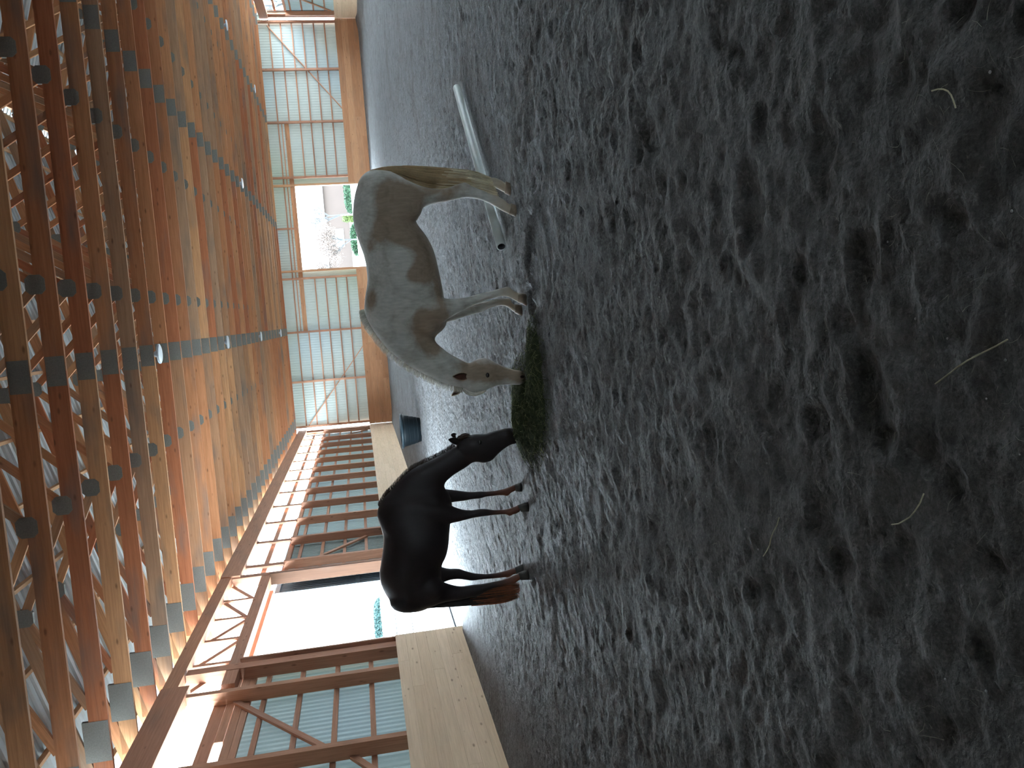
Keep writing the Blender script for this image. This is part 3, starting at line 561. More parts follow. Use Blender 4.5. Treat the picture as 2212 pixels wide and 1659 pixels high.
def loft(V, F, pairs, yoff, N=24, ex=2.25, k=4):
    S = cr_spline(pairs, k); base0 = len(V); rings = []
    for ax, az, bx, bz, w in S:
        cx, cz = (ax+bx)/2, (az+bz)/2; ux, uz = (ax-bx)/2, (az-bz)/2; ring = []
        for i in range(N):
            t = 2*math.pi*i/N; c, s = math.cos(t), math.sin(t)
            c2 = math.copysign(abs(c)**(2/ex), c); s2 = math.copysign(abs(s)**(2/ex), s)
            ring.append(len(V)); V.append((cx+ux*c2, yoff+max(.01, w)*s2, cz+uz*c2))
        rings.append(ring)
    for a, b in zip(rings[:-1], rings[1:]):
        for i in range(N): F.append((a[i], a[(i+1) % N], b[(i+1) % N], b[i]))
    F.append(tuple(rings[0][::-1])); F.append(tuple(rings[-1]))
def blob(V, F, c, r, n=12):
    b0 = len(V)
    for j in range(1, n):
        for i in range(2*n):
            a = math.pi*j/n; t = math.pi*i/n
            V.append((c[0]+r[0]*math.sin(a)*math.cos(t), c[1]+r[1]*math.sin(a)*math.sin(t), c[2]+r[2]*math.cos(a)))
    T = len(V); V.append((c[0], c[1], c[2]+r[2])); V.append((c[0], c[1], c[2]-r[2])); m2 = 2*n
    for j in range(n-2):
        for i in range(m2): F.append((b0+j*m2+i, b0+(j+1)*m2+i, b0+(j+1)*m2+(i+1) % m2, b0+j*m2+(i+1) % m2))
    for i in range(m2): F.append((T, b0+i, b0+(i+1) % m2)); F.append((T+1, b0+(n-2)*m2+(i+1) % m2, b0+(n-2)*m2+i))
def strands(name, roots, m, parent, w=.004):
    """roots: list of polylines (list of Vector); each a thin tapering blade"""
    v = []; f = []
    for P in roots:
        side = Vector((random.uniform(-1, 1), random.uniform(-1, 1), random.uniform(-.3, .3))).normalized(); b0 = len(v); n = len(P)
        for i, p in enumerate(P):
            ww = w*(1-.75*i/(n-1)); v.append(tuple(p-side*ww)); v.append(tuple(p+side*ww))
        for i in range(n-1): f.append((b0+2*i, b0+2*i+1, b0+2*i+3, b0+2*i+2))
    return link(name, mesh(name, v, f, m), None, parent)
def horse(D, Y, earm, innerm, coatm, hoofm, mane_m, tail_m, tailtip_m, eyem, label, voxel=.0115, lowz=.45, face=1):
    cx = (D['trunk'][0][0]+D['trunk'][-3][0])/2
    V = []; F = []
    loft(V, F, D['trunk'], 0, 36, 2.15); loft(V, F, D['neck'], 0, 28, 2.2); loft(V, F, D['head'], 0, 28, 2.5)
    for L in D['legs']: loft(V, F, L['p'], L['off'], 20, 2.1)
    hd = D['head']; mid = lambda q, t=.5: (q[0]*(1-t)+q[2]*t, q[1]*(1-t)+q[3]*t)
    # muscle masses: shoulder, haunch, cheeks, brow, chest
    t = D['trunk']; n = len(t)
    for s in (-1, 1):
        x, z = mid(t[2], .45); blob(V, F, (x, s*.12, z), (.13, .15, .22))
        x, z = mid(t[3], .75); blob(V, F, (x, s*.17, z-.02), (.15, .12, .17))
        x, z = mid(t[-4], .45); blob(V, F, (x, s*.12, z), (.15, .135, .30))
        x, z = mid(t[-2], .72); blob(V, F, (x, s*.08, z), (.12, .10, .13))
        x, z = mid(hd[3], .66); blob(V, F, (x, s*.052, z), (.075, .045, .085))
        ex, ez = (D['eye'][0]+D['eye'][2])/2, (D['eye'][1]+D['eye'][3])/2
        blob(V, F, (ex, s*.072, ez+.012), (.032, .028, .024))
        x, z = (D['nostril'][0]+D['nostril'][2])/2, (D['nostril'][1]+D['nostril'][3])/2
        blob(V, F, (x, s*.036, z), (.028, .022, .032))
    for L in D['legs']:                                         # knees / fetlocks
        p = L['p']; q = p[-3]; x, z = mid(q, .6); blob(V, F, (x, L['off'], z), (.042, .038, .04))
    T = empty('horse', (cx, Y, 0)); me = mesh('horse_raw', V, F); 
    raw = bpy.data.objects.new('raw', me); COL.objects.link(raw)
    md = raw.modifiers.new('r', 'REMESH'); md.mode = 'VOXEL'; md.voxel_size = voxel; md.use_smooth_shade = True
    ms = raw.modifiers.new('s', 'SMOOTH'); ms.factor = .5; ms.iterations = 5
    dg = bpy.context.evaluated_depsgraph_get(); ev = raw.evaluated_get(dg); body = bpy.data.meshes.new_from_object(ev)
    bpy.data.objects.remove(raw); body.transform(Matrix.Translation((-cx, 0, 0)))
    nv = len(body.vertices); co = np.empty(nv*3); body.vertices.foreach_get('co', co); co = co.reshape(-1, 3)
    ne = len(body.edges); ed = np.empty(ne*2, dtype=np.int32); body.edges.foreach_get('vertices', ed); ed = ed.reshape(-1, 2)
    deg = np.bincount(ed.ravel(), minlength=nv).astype(float)[:, None]
    wt = np.clip((co[:, 2]-.62)/.25, 0, 1)*.6; hxx, hzz = D['head'][5][0]-cx, D['head'][5][1]
    wt *= np.clip((np.hypot(co[:, 0]-hxx, co[:, 2]-hzz)-.28)/.2, 0, 1)*np.clip((np.hypot(co[:, 0]-(D['head'][0][0]-cx), co[:, 2]-D['head'][0][1])-.22)/.2, 0, 1); wt = wt[:, None]
    for _ in range(16):
        acc = np.zeros_like(co)
        for k in range(3): acc[:, k] = np.bincount(ed[:, 0], co[ed[:, 1], k], nv)+np.bincount(ed[:, 1], co[ed[:, 0], k], nv)
        co = co*(1-wt)+wt*acc/deg
    body.vertices.foreach_set('co', co.ravel()); body.update()
    pa = np.zeros(nv)
    for px, pz, rx, rz, s in D['pat']:
        pa += s*np.exp(-(((co[:, 0]+cx-px)/rx)**2+((co[:, 2]-pz)/rz)**2)**1.4)
    pa = np.clip(pa, -.3, 1.2)
    lo = np.clip((lowz-co[:, 2])/.22, 0, 1)*1.0
    hx = hd[-1][0]-cx
    a = body.attributes.new('patch', 'FLOAT', 'POINT'); a.data.foreach_set('value', pa.astype(np.float32))
    # the head hangs low too: keep it out of the leg tone
    hm = np.hypot(co[:, 0]-hx, 0) < .28; lo[hm] *= 0
    a = body.attributes.new('lower', 'FLOAT', 'POINT'); a.data.foreach_set('value', lo.astype(np.float32))
    body.materials.clear(); body.materials.append(coatm); body.polygons.foreach_set('use_smooth', [True]*len(body.polygons))
    link('body', body, None, T)
    # hooves
    for L in D['legs']:
        tt, tb, hb, ht = L['hoof']; off = L['off']; v = []; f = []; N = 18
        for (a, b, w) in ((tt, ht, .040), (((tt[0]*.5+tb[0]*.5), (tt[1]*.5+tb[1]*.5)), ((ht[0]+hb[0])/2, (ht[1]+hb[1])/2), .049), (tb, hb, .056)):
            c = ((a[0]+b[0])/2, (a[1]+b[1])/2); u = ((a[0]-b[0])/2, (a[1]-b[1])/2)
            for i in range(N): t_ = 2*math.pi*i/N; v.append((c[0]+u[0]*math.cos(t_)-cx, off+w*math.sin(t_), c[1]+u[1]*math.cos(t_)))
        for j in range(2):
            for i in range(N): f.append((j*N+i, j*N+(i+1) % N, (j+1)*N+(i+1) % N, (j+1)*N+i))
        f.append(tuple(range(N))[::-1]); f.append(tuple(range(2*N, 3*N)))
        link('hoof', mesh('hoof', v, f, hoofm, True), None, T)
    ex, ez = (D['eye'][0]+D['eye'][2])/2, (D['eye'][1]+D['eye'][3])/2
    nx_, nz_ = (D['nostril'][0]+D['nostril'][2])/2, (D['nostril'][1]+D['nostril'][3])/2
    for s in (-1, 1):
        v = []; f = []; blob(v, f, (0, 0, 0), (.024, .012, .019), 8); link('eye', mesh('eye', v, f, eyem, True), None, T, Matrix.Translation((ex-cx, s*.096, ez)))
        v = []; f = []; blob(v, f, (0, 0, 0), (.014, .007, .022), 8); link('nostril', mesh('nostril', v, f, M_NOST, True), None, T, Matrix.Translation((nx_-cx, s*.0565, nz_)))
    for (b0, b1, tp, ys, dep) in D['ear_pts']:                # leaf-shaped hollow ears
        b0 = Vector((b0[0]-cx, 0, b0[1])); b1 = Vector((b1[0]-cx, 0, b1[1])); tp = Vector((tp[0]-cx, 0, tp[1])); mid_ = (b0+b1)/2; ax_ = tp-mid_; sd = (b1-b0)/2
        for nm, mt, sc, back in (('ear', earm, 1.0, 1.0), ('inner_ear', innerm, .74, .35)):
            v = []; f = []; NJ, NI = 9, 11
            for jj in range(NJ):
                t_ = jj/(NJ-1); w = (math.sin(math.pi*(.22+.78*t_))*1.12+.02)*sc if t_ < .98 else .03
                for ii in range(NI):
                    q = -1+2*ii/(NI-1); p_ = mid_+ax_*(t_*(.97 if sc == 1 else .88)+(0 if sc == 1 else .05))+sd*w*math.sin(q*math.pi/2); yy = ys+dep*back*math.cos(q*math.pi/2)*(1-.6*t_)
                    v.append((p_.x, yy, p_.z))
            for jj in range(NJ-1):
                for ii in range(NI-1): k_ = jj*NI+ii; f.append((k_, k_+1, k_+NI+1, k_+NI))
            eo = link(nm, mesh(nm, v, f, mt, True), None, T if nm == 'ear' else par_e)
            if nm == 'ear':
                par_e = eo; sm = eo.modifiers.new('thick', 'SOLIDIFY'); sm.thickness = .007; sm.offset = 1 
    # mane
    mn = cr_spline([[q[0]-cx, q[1]] for q in D['mane']], 12); roots = []
    for i in range(2400):
        t_ = random.random()*(len(mn)-1.01); i0 = int(t_); fr = t_-i0; p = mn[i0]*(1-fr)+mn[i0+1]*fr; d = mn[i0+1]-mn[i0]; d = d/np.hypot(*d)
        nrm = np.array([-d[1], d[0]]); nrm = nrm if nrm[1] > 0 else -nrm
        if face < 0: nrm = nrm if nrm[0] < 0 or nrm[1] > .2 else -nrm
        ln = random.uniform(.05, .085)*D.get('mane_len', 1); y = random.uniform(-.022, .022); lean = D.get('mane_lean', .3)
        P = []
        for j in range(4):
            q = j/3; P.append(Vector((p[0]+nrm[0]*ln*(q-.25)*(1-.25*q*lean)+d[0]*.02*q*q, y+lean*ln*q*q, p[1]+nrm[1]*ln*(q-.25)*(1-.5*q*lean)+d[1]*.02*q*q)))
        roots.append(P)
    strands('mane', roots, mane_m, T, .0032)
    roots = []
    pp = mn[-1]; fd = Vector((hd[2][0]-hd[0][0], 0, hd[2][1]-hd[0][1])).normalized()
    ex0 = Vector((hd[1][0]-cx, 0, hd[1][1]))
    tp = [Vector((hd[k][0]-cx, 0, hd[k][1])) for k in range(5)]; outn = Vector((hd[1][0]-hd[1][2], 0, hd[1][1]-hd[1][3])).normalized()
    def along(s_):
        s_ = max(0, min(3.99, s_)); k = int(s_); return tp[k].lerp(tp[k+1], s_-k)
    for i in range(900):
        s0 = random.uniform(.3, 1.1); l_ = random.uniform(.8, 1.9)*D.get('fore_len', 1); yy = random.uniform(-.05, .05); hh = random.uniform(-.012, .022)
        roots.append([along(s0+l_*q)+outn*(hh+.012*math.sin(q*3.1))+Vector((0, yy, 0)) for q in (0, .25, .5, .75, 1)])
    strands('forelock', roots, mane_m, T, .005)
    # tail: solid dock core plus hair
    tb = cr_spline([[q[0]-cx, q[1]] for q in D['tail_b']], 6); tf = cr_spline([[q[0]-cx, q[1]] for q in D['tail_f']], 6)
    n = min(len(tb), len(tf)); tb = tb[np.linspace(0, len(tb)-1, n).astype(int)]; tf = tf[np.linspace(0, len(tf)-1, n).astype(int)]
    pr_ = [[tb[i][0]*.8+tf[i][0]*.2, tb[i][1]*.8+tf[i][1]*.2, tb[i][0]*.25+tf[i][0]*.75, tb[i][1]*.25+tf[i][1]*.75, .045*(1-.45*i/n)] for i in range(0, n, 4)]
    pr_ = pr_[:-1]
    v = []; f = []; loft(v, f, pr_, 0, 14, 2, 3); tl = link('tail', mesh('tail', v, f, tail_m, True), None, T)
    roots = []
    for i in range(900):
        a = random.random(); b = min(1, max(0, a+random.uniform(-.1, .1))); y0 = random.uniform(-1, 1); s0 = random.uniform(0, .35); s1 = random.uniform(.72, 1.0); P = []
        for j in range(9):
            q = s0+(s1-s0)*j/8; i0 = q*(n-1); k0 = min(n-2, int(i0)); fr = i0-k0
            pb = tb[k0]*(1-fr)+tb[k0+1]*fr; pf = tf[k0]*(1-fr)+tf[k0+1]*fr; aa = a+(b-a)*q
            w = .055*(1-.5*q)*math.sqrt(max(0, 1-(2*aa-1)**2)+.05)
            P.append(Vector((pb[0]*(1-aa)+pf[0]*aa, y0*w, pb[1]*(1-aa)+pf[1]*aa)))
        roots.append(P)
    strands('tail_hair', roots, tail_m, tl, .0045)
    if tailtip_m:
        roots = []
        for i in range(420):
            a = random.random(); q0 = random.uniform(.55, .8); q1 = random.uniform(.93, 1.02); P = []; y0 = random.uniform(-1, 1)
            for j in range(5):
                q = min(1, q0+(q1-q0)*j/4); i0 = q*(n-1); k0 = min(n-2, int(i0)); fr = i0-k0
                pb = tb[k0]*(1-fr)+tb[k0+1]*fr; pf = tf[k0]*(1-fr)+tf[k0+1]*fr
                P.append(Vector((pb[0]*(1-a)+pf[0]*a, y0*.04, pb[1]*(1-a)+pf[1]*a)))
            roots.append(P)
        strands('tail_tip', roots, tailtip_m, tl, .005)
    return T
M_HOOFL = simple('pale_hoof', (.20, .15, .11), .6, 0, .2, 30); M_HOOFD = simple('dark_hoof', (.05, .045, .04), .6, 0, .2, 30)
M_EARW = simple('tan_ear_fur', (.40, .31, .23), .8, 0, .15, 30); M_EARI = simple('dark_ear_inside', (.075, .030, .020), .8, 0, .3, 30); M_EARD = simple('black_ear_inside', (.012, .008, .007), .8)
M_EYE = simple('eye_dark', (.012, .008, .006), .12, 0, 0, 5, .6); M_NOST = simple('nostril_dark', (.03, .014, .012), .8)
M_MANE_W = simple('cream_hair', (.74, .71, .64), .6, 0, .12, 25); M_TAIL_W = simple('sandy_hair', (.50, .37, .22), .6, 0, .2, 6); M_TIP_W = simple('cream_tail_hair', (.62, .55, .40), .6, 0, .15, 12)
M_MANE_B = simple('dark_mane_hair', (.035, .018, .012), .5, 0, .3, 20); M_TAIL_B = simple('dark_tail_hair', (.014, .010, .009), .5, 0, .3, 8); M_TIP_B = simple('chestnut_tail_hair', (.20, .065, .028), .6, 0, .3, 12)
WHITE['mane_lean'] = .5; WHITE['mane_len'] = 1.15; WHITE['ear_pts'] = [((-.592, .598), (-.655, .602), (-.612, .742), -.115, .04), ((-.712, .625), (-.765, .628), (-.815, .75), .06, .03)]
BROWN['ear_pts'] = [((-1.330, .655), (-1.385, .66), (-1.322, .768), -.08, .03), ((-1.295, .665), (-1.33, .67), (-1.296, .72), .07, .03)]; WHITE['fore_len'] = 1.25; BROWN['mane_len'] = .65; BROWN['mane_lean'] = .9; BROWN['fore_len'] = .8
for D, Yh in ((WHITE, 8.0), (BROWN, 8.6)):
    for L in D['legs']:
        h = L['hoof']; FLAT.append(((h[1][0]+h[2][0])/2, Yh+L['off'], (h[1][1]+h[2][1])/2))
for k in range(14): FLAT.append((.55+2.5*k/13, 8.39+2.66*k/13, -.005))
build_floor_obj = build_floor(); build_floor_obj['kind'] = 'structure'
HW = horse(WHITE, 8.0, M_EARW, M_EARI, M_WH, M_HOOFL, M_MANE_W, M_TAIL_W, M_TIP_W, M_EYE, '', lowz=.30, face=-1)
tag(HW, 'pale cream horse with brown mud patches grazing at the hay', 'horse')
HB = horse(BROWN, 8.6, M_BR, M_EARD, M_BR, M_HOOFD, M_MANE_B, M_TAIL_B, M_TIP_B, M_EYE, '', lowz=.42)
tag(HB, 'dark brown horse with rust-tipped tail, head lowered to the hay', 'horse')

# ------------------------------------------------------------------ hay, pole, tub
FHM = FH.tolist(); FXL = FX.tolist(); FYL = FY.tolist()
import bisect
def fh(x, y):
    i = min(max(bisect.bisect_right(FXL, x)-1, 0), len(FXL)-2); j = min(max(bisect.bisect_right(FYL, y)-1, 0), len(FYL)-2)
    a = (x-FXL[i])/(FXL[i+1]-FXL[i]); b = (y-FYL[j])/(FYL[j+1]-FYL[j])
    return (FHM[j][i]*(1-a)+FHM[j][i+1]*a)*(1-b)+(FHM[j+1][i]*(1-a)+FHM[j+1][i+1]*a)*b
def hay_material(name, c1, c2):
    return simple(name, tuple((a+b)/2 for a, b in zip(c1, c2)), .85, 0, .5, 25, .2)
M_HAY = hay_material('green_hay', (.035, .045, .020), (.075, .092, .042)); M_HAYL = hay_material('pale_hay', (.2, .22, .1), (.28, .28, .15))
def hay_profile(x, y):
    # two heaped lobes, thin tail towards the pale horse
    h = .11*math.exp(-(((x+1.0)/.33)**2+((y-7.95)/.55)**2)) + .045*math.exp(-(((x+.68)/.30)**2+((y-7.45)/.30)**2)) + .05*math.exp(-(((x+.38)/.22)**2+((y-7.4)/.2)**2)) + .07*math.exp(-(((x+1.3)/.18)**2+((y-8.2)/.4)**2))
    h *= 1-.85*math.exp(-(((x+.69)/.16)**2+((y-7.78)/.24)**2))
    h *= 1-.6*math.exp(-(((x+1.37)/.12)**2+((y-8.4)/.2)**2))
    return h
v = []; f = []; nx, ny = 70, 80
for j in range(ny):
    for i in range(nx):
        x = -1.9+2.1*i/(nx-1); y = 6.7+2.5*j/(ny-1); h = hay_profile(x, y)
        v.append((x, y, fh(x, y)-.03+h*(1+.7*random.uniform(-1, 1)*.35)+(-.05 if h < .02 else 0)))
for j in range(ny-1):
    for i in range(nx-1): f.append((j*nx+i, j*nx+i+1, (j+1)*nx+i+1, (j+1)*nx+i))
hay = link('hay', mesh('hay', v, f, M_HAY, False)); tag(hay, 'heap of green hay on the sand between the two horses', 'hay', kind='stuff')
roots = []; roots2 = []
while len(roots) < 5200:
    x = random.uniform(-1.8, .1); y = random.uniform(6.9, 8.95); h = hay_profile(x, y)
    if h < .03*random.random()+.004: continue
    a = random.uniform(0, 2*math.pi); ln = random.uniform(.06, .2); dz = random.uniform(-.02, .05); P = []
    z0 = fh(x, y)+h*random.uniform(.75, 1.1)
    for q in (0, .5, 1): P.append(Vector((x+math.cos(a)*ln*(q-.5), y+math.sin(a)*ln*(q-.5), z0+dz*(q-.5)+.018*math.sin(q*3.14))))
    roots.append(P); 
    if random.random() < .12: roots2.append([p+Vector((0, 0, .006)) for p in P])
strands('stalks', roots, M_HAY, hay, .003)['kind'] = 'stuff'; strands('dry_stalks', roots2, M_HAYL, hay, .0025)['kind'] = 'stuff'

# white ground pole, hollow, lying behind the pale horse
M_POLE = simple('white_pole_paint', (.46, .50, .49), .5, 0, .08, 5, .4); M_POLEIN = simple('pole_inside', (.10, .10, .11), .8)
pa_, pb_ = Vector((.655, 8.50, .058)), Vector((2.93, 10.92, .062))
d = (pb_-pa_); Lp = d.length
v, f = lathe([(.040, .0), (.052, .0), (.052, Lp), (.040, Lp)], 24); f = f[:-2]
pole = empty('ground_pole', pa_); q = d.to_track_quat('Z', 'Y'); pole.rotation_euler = q.to_euler()
link('tube', mesh('tube', v, f, M_POLE, True), None, pole)
v, f = lathe([(.040, .0), (.040, Lp)], 24); f = f[:-2]; link('bore', mesh('bore', v, f, M_POLEIN, True), None, pole)
tag(pole, 'long white hollow jumping pole lying on the sand behind the pale horse', 'pole')

# blue-grey feed tub by the far left corner
M_TUB = simple('blue_grey_plastic', (.005, .009, .012), .6, 0, .1, 3, .2); M_TUBR = simple('tub_rim_plastic', (.015, .027, .035), .5, 0, .1, 3, .3)
tub = empty('feed_tub', (-3.46, 24.85, 0.0))
prof = [(.36, 0), (.385, .10), (.395, .11), (.41, .20), (.42, .21), (.44, .34), (.45, .35), (.475, .47), (.50, .56)]
v, f = lathe(prof+[(.47, .56), (.34, .03)], 40); link('tub', mesh('tub', v, f, M_TUB, True), None, tub)
v, f = lathe([(.495, .53), (.535, .545), (.535, .595), (.50, .60), (.475, .56)], 40); f = f[:-2]; link('rim', mesh('rim', v, f, M_TUBR, True), None, tub)
for z, r in ((.105, .392), (.205, .417), (.345, .447)):
    v, f = lathe([(r, z-.008), (r+.012, z), (r, z+.008)], 40); f = f[:-2]; link('rib', mesh('rib', v, f, M_TUB, True), None, tub)
tag(tub, 'blue-grey ribbed plastic tub standing near the far left corner', 'tub')

# rope barrier across the side doorway
M_ROPE = simple('dark_rope', (.06, .06, .065), .8)
rb = empty('rope_barrier', (XL-.5, 16.9, 0))
def tube(name, P, r, m, parent, n=6):
    v = []; f = []
    for k, p in enumerate(P):
        t = (P[min(k+1, len(P)-1)]-P[max(k-1, 0)]).normalized(); a = t.cross(Vector((0, 0, 1))); a = a.normalized() if a.length > .01 else Vector((1, 0, 0)); b = t.cross(a)
        for i in range(n): w = 2*math.pi*i/n; v.append(tuple(p+a*r*math.cos(w)+b*r*math.sin(w)))
    for k in range(len(P)-1):
        for i in range(n): f.append((k*n+i, k*n+(i+1) % n, (k+1)*n+(i+1) % n, (k+1)*n+i))
    f.append(tuple(range(n))[::-1]); f.append(tuple(range((len(P)-1)*n, len(P)*n)))
    off = parent.location if parent else Vector()
    v = [tuple(Vector(a)-off) for a in v]
    return link(name, mesh(name, v, f, m, True), None, parent)
for z in (1.36, 1.0):
    P = [Vector((XL-.5, 16.2+5.6*t/14, z-.03*math.sin(math.pi*t/14))) for t in range(15)]
    tube('rope', P, .011, M_ROPE, rb)
    tube('insulator', [Vector((XL-.5, 16.2, z)), Vector((XL-.5, 16.32, z))], .03, M_ROPE, rb, 10)
tube('ground_rail', [Vector((XL-.5, 16.2, .05)), Vector((XL-.5, 21.8, .05))], .022, M_ROPE, rb)
tag(rb, 'thin dark ropes strung across the open side doorway', 'barrier')

# ------------------------------------------------------------------ litter on the sand
M_STRAW = simple('dry_straw', (.36, .33, .22), .8, 0, .3, 30); M_STRAWG = simple('grey_straw', (.20, .20, .16), .8, 0, .3, 30)
M_PEB = simple('pale_pebble', (.26, .26, .25), .7, 0, .2, 20)
def stalk_pts(x, y, a, ln, bend):
    P = []
    for j in range(7):
        q = j/6-.5; px = x+math.cos(a)*ln*q-math.sin(a)*bend*(q*q-.25)*ln; py = y+math.sin(a)*ln*q+math.cos(a)*bend*(q*q-.25)*ln
        P.append(Vector((px, py, fh(px, py)+.016)))
    return P
big = [((-.23, 1.92), 2.03, .30, .1, 'pale flat straw blade bent over, low at the right edge of the picture frame'), ((-.69, 2.18), -.86, .20, .5, 'curved grey-green straw stalk in the near sand, below the pale horse'),
       ((-1.0, 3.02), -.66, .26, .1, 'straight pale straw stalk in the near sand below the brown horse'), ((.475, 1.98), .87, .10, .9, 'short bowed straw stalk in the nearest sand on the pale horse side')]
(bx, by), an, ln, bd, lb = big[0]
labels = ['long flat straw stalk in the nearest sand below the hay', 'curved grey straw stalk in the near sand beneath the brown horse head', 'straight pale straw stalk on the sand below the brown horse', 'short bowed straw stalk in the nearest sand below the pale horse']
for ((bx, by), an, ln, bd, _), lb in zip(big, labels):
    s = tube('straw_stalk', stalk_pts(bx, by, an, ln, bd), .0022, M_STRAW, None, 5); tag(s, lb, 'straw', 'long straw stalks on the near sand')
roots = []
for i in range(1500):
    y = 1.6+7.5*random.random()**1.6; x = max(-5.6, random.uniform(-1.1, 1.0)*(y*.62+.5))
    a = random.uniform(0, 6.28); roots.append([p-Vector((0, 0, .006)) for p in stalk_pts(x, y, a, random.uniform(.02, .09), random.uniform(-1, 1))[::2]])
st = strands('straw', roots, M_STRAWG, None, .0010); tag(st, 'loose bits of dry straw scattered over the near sand', 'straw', kind='stuff')
v = []; f = []
for i in range(70):
    y = 1.7+3.5*random.random()**1.5; x = random.uniform(-1.0, .9)*(y*.6+.4); r = random.uniform(.002, .0045); blob(v, f, (x, y, fh(x, y)+r*.6), (r*1.2, r, r*.8), 5)
pb = link('pebbles', mesh('pebbles', v, f, M_PEB, True)); tag(pb, 'tiny pale pebbles in the near sand', 'pebbles', kind='stuff')

# ------------------------------------------------------------------ outdoors
M_GROUND = simple('pale_yard_gravel', (.50, .50, .47), .95, 0, .1, .6); M_GRASS = simple('meadow', (.16, .2, .08), .95, 0, .2, .4)
v = []; f = []
xs = np.linspace(-160, 170, 34); ys = np.linspace(-60, 260, 33)
for y in ys:
    for x in xs:
        dd = max(0, math.hypot(max(0, XL-x, x-XR), max(0, y-YB))-6); v.append((x, y, -.05+min(2.3, dd*.045) if dd > 0 else -.12))
for j in range(len(ys)-1):
    for i in range(len(xs)-1):
        f.append((j*34+i, j*34+i+1, (j+1)*34+i+1, (j+1)*34+i))
gr = link('ground', mesh('ground', v, f, M_GROUND, True)); gr['kind'] = 'structure'
M_BRICK = simple('brown_render', (.026, .018, .015), .9, 0, .08, .5); M_BROOF = simple('brown_roof_tiles', (.03, .022, .02), .9, 0, .15, 2); M_WIN = simple('window_pane', (.03, .04, .05), .3, 0, .05, 1, .4); M_WFR = simple('window_frame_white', (.10, .10, .10), .6)
def house(x0, x1, y, zb, h, wins, label):
    H = empty('building', ((x0+x1)/2, y, zb)); c = (x0+x1)/2
    beam('wall', (x0, y+3, zb+h/2), (x1, y+3, zb+h/2), 6, h, M_BRICK, H)
    v = [(x0-.4-c, -.4, h), (x1+.4-c, -.4, h), (x1+.4-c, 3, h+1.3), (x0-.4-c, 3, h+1.3), (x0-.4-c, 6.4, h), (x1+.4-c, 6.4, h)]
    link('roof', mesh('roof', v, [(0, 1, 2, 3), (3, 2, 5, 4), (0, 3, 4), (1, 5, 2)], M_BROOF), None, H)
    for wx, wz, ww, wh in wins:
        w = beam('window', (wx-ww/2, y-.03, zb+wz), (wx+ww/2, y-.03, zb+wz), .08, wh, M_WFR, H)
        for k in range(3):
            pw = (ww-.3)/3; p = beam('pane', (0, 0, 0), (pw-.08, 0, 0), .03, wh-.24, M_WIN); p.parent = w; p.matrix_basis = Matrix.Translation((.15+k*pw+.04, -.05 if w.matrix_basis[1][1] > 0 else .05, 0))
    tag(H, label, 'building'); return H
house(5.0, 17.5, 92, 1.0, 3.1, [(9.0, 1.7, 2.0, .9), (8.0, .0, .01, .01)][:1], 'low brown house with white window beyond the open gateway')
house(1.2, 4.2, 96, .6, 2.4, [(4.2, 1.2, 1.0, .8)], 'small brown outbuilding left of the low brown house, beyond the gateway')
M_LEAF = simple('hedge_leaves', (.006, .022, .008), .8, 0, .4, 3); M_LEAF2 = simple('yellow_green_leaves', (.03, .045, .008), .8, 0, .3, 3); M_BLOS = simple('pale_blossom', (.07, .05, .042), .8, 0, .15, 2); M_BARK = simple('grey_bark', (.03, .03, .032), .9, 0, .2, 6)
def leaf_cloud(name, n, fn, s, m, parent):
    v = []; f = []
    off = parent.location if parent else Vector()
    for i in range(n):
        p = fn()-off; a = Vector((random.uniform(-1, 1), random.uniform(-1, 1), random.uniform(-1, 1))).normalized(); b = a.cross(Vector((random.uniform(-1, 1), random.uniform(-1, 1), random.uniform(-1, 1)))).normalized(); q = s*random.uniform(.6, 1.3); b0 = len(v)
        v += [tuple(p-a*q), tuple(p-b*q*.5), tuple(p+a*q), tuple(p+b*q*.5)]; f.append((b0, b0+1, b0+2, b0+3))
    o_ = link(name, mesh(name, v, f, m), None, parent); o_['kind'] = 'stuff'; return o_
def hedge(x0, x1, y0, y1, zb, h, m, label, n=2600, s=.12, lean=0):
    H = empty('hedge', ((x0+x1)/2, (y0+y1)/2, zb))
    def fn():
        t = random.random(); a = random.uniform(-1, 1); hh = h*math.sqrt(max(0, 1-(2*t-1)**4))
        return Vector((x0+(x1-x0)*t, y0+(y1-y0)*t+a*.5, zb+hh*random.random()**.7))
    leaf_cloud('foliage', n, fn, s, m, H)
    beam('stem', ((x0*.9+x1*.1), (y0*.9+y1*.1), zb+h*.35), ((x1*.9+x0*.1), (y1*.9+y0*.1), zb+h*.35), .5, h*.7, m, H)
    tag(H, label, 'hedge'); return H
hedge(10.3, 15.5, 84, 84, .9, .95, M_LEAF, 'green hedge in front of the brown house, above the pale horse rump')
hedge(6.0, 9.3, 80, 80, .75, .8, M_LEAF, 'green hedge below the white window of the brown house')
hedge(9.5, 10.2, 82, 82, .9, 1.3, M_LEAF2, 'yellow-green bush between the two green hedges', 900, .1)
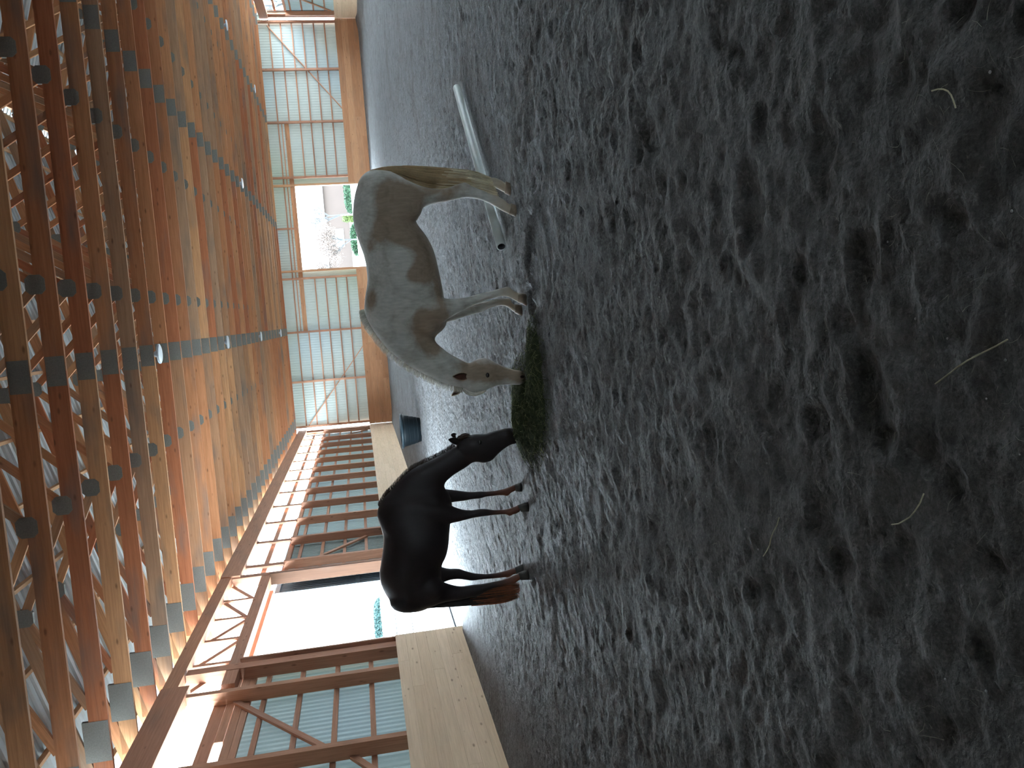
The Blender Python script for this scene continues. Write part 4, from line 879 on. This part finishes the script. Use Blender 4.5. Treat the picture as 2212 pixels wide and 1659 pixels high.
def tree(name, x, y, zb, h, spread, label, blossom=None, seed=1, n=1600, leafm=None):
    random.seed(seed); T = empty(name, (x, y, zb)); v = []; f = []
    segs = []
    def grow(p, d, ln, r, k):
        q = p+d*ln; segs.append((p, q, r, r*.7))
        if k == 0: tips.append(q); return
        for i in range(3 if k > 1 else 2):
            e = (d+Vector((random.uniform(-1, 1), random.uniform(-1, 1), random.uniform(-.3, .6)))*spread).normalized(); grow(q, e, ln*random.uniform(.6, .85), r*.62, k-1)
    tips = []; grow(Vector((0, 0, 0)), Vector((0, 0, 1)), h*.3, h*.026, 5)
    def add(sg):
        for p, q, r0, r1 in sg:
            t = (q-p).normalized(); a = t.orthogonal().normalized(); b = t.cross(a); b0 = len(v)
            for c, r in ((p, r0), (q, r1)):
                for i in range(4): w = i*math.pi/2; v.append(tuple(c+a*r*math.cos(w)+b*r*math.sin(w)))
            for i in range(4): f.append((b0+i, b0+(i+1) % 4, b0+4+(i+1) % 4, b0+4+i))
    add(segs[:1]); link('trunk', mesh('trunk', v, f, M_BARK), None, T); v = []; f = []; add(segs[1:]); br = link('branches', mesh('branches', v, f, M_BARK), None, T)
    if blossom:
        o_ = Vector((x, y, zb)); leaf_cloud('foliage', n, lambda: o_+random.choice(tips)+Vector((random.gauss(0, .3), random.gauss(0, .3), random.gauss(0, .25))), .07, blossom, T)
    tag(T, label, 'tree'); return T
tree('bare_tree', 9.6, 77, .8, 5.0, .75, 'bare winter tree in front of the low brown house', seed=3)
tree('blossom_tree', 4.2, 74, .7, 4.6, .8, 'pale blossoming tree at the far jamb side of the gateway view', M_BLOS, 5, 5200)
tree('blossom_tree', 6.3, 66, .5, 3.4, .8, 'second pale blossoming tree beside the bare winter tree', M_BLOS, 8, 3800)
tree('garden_tree', -24.5, 62, 1.6, 3.6, .7, 'small bare tree far beyond the open side doorway', None, 12)
M_TEAL = simple('blue_green_needles', (.014, .033, .032), .8, 0, .3, 2)
hedge(-32, -27, 78, 78, 1.85, .62, M_TEAL, 'row of blue-green bushes far beyond the side doorway', 2600, .2)
random.seed(21)
M_LEAF3 = simple('fresh_leaves', (.022, .036, .018), .8, 0, .2, 2)
tree('roadside_tree', 23.5, 63, 1.0, 9, .8, 'leafy tree outside the far right corner of the hall', M_LEAF3, 4, 9000)
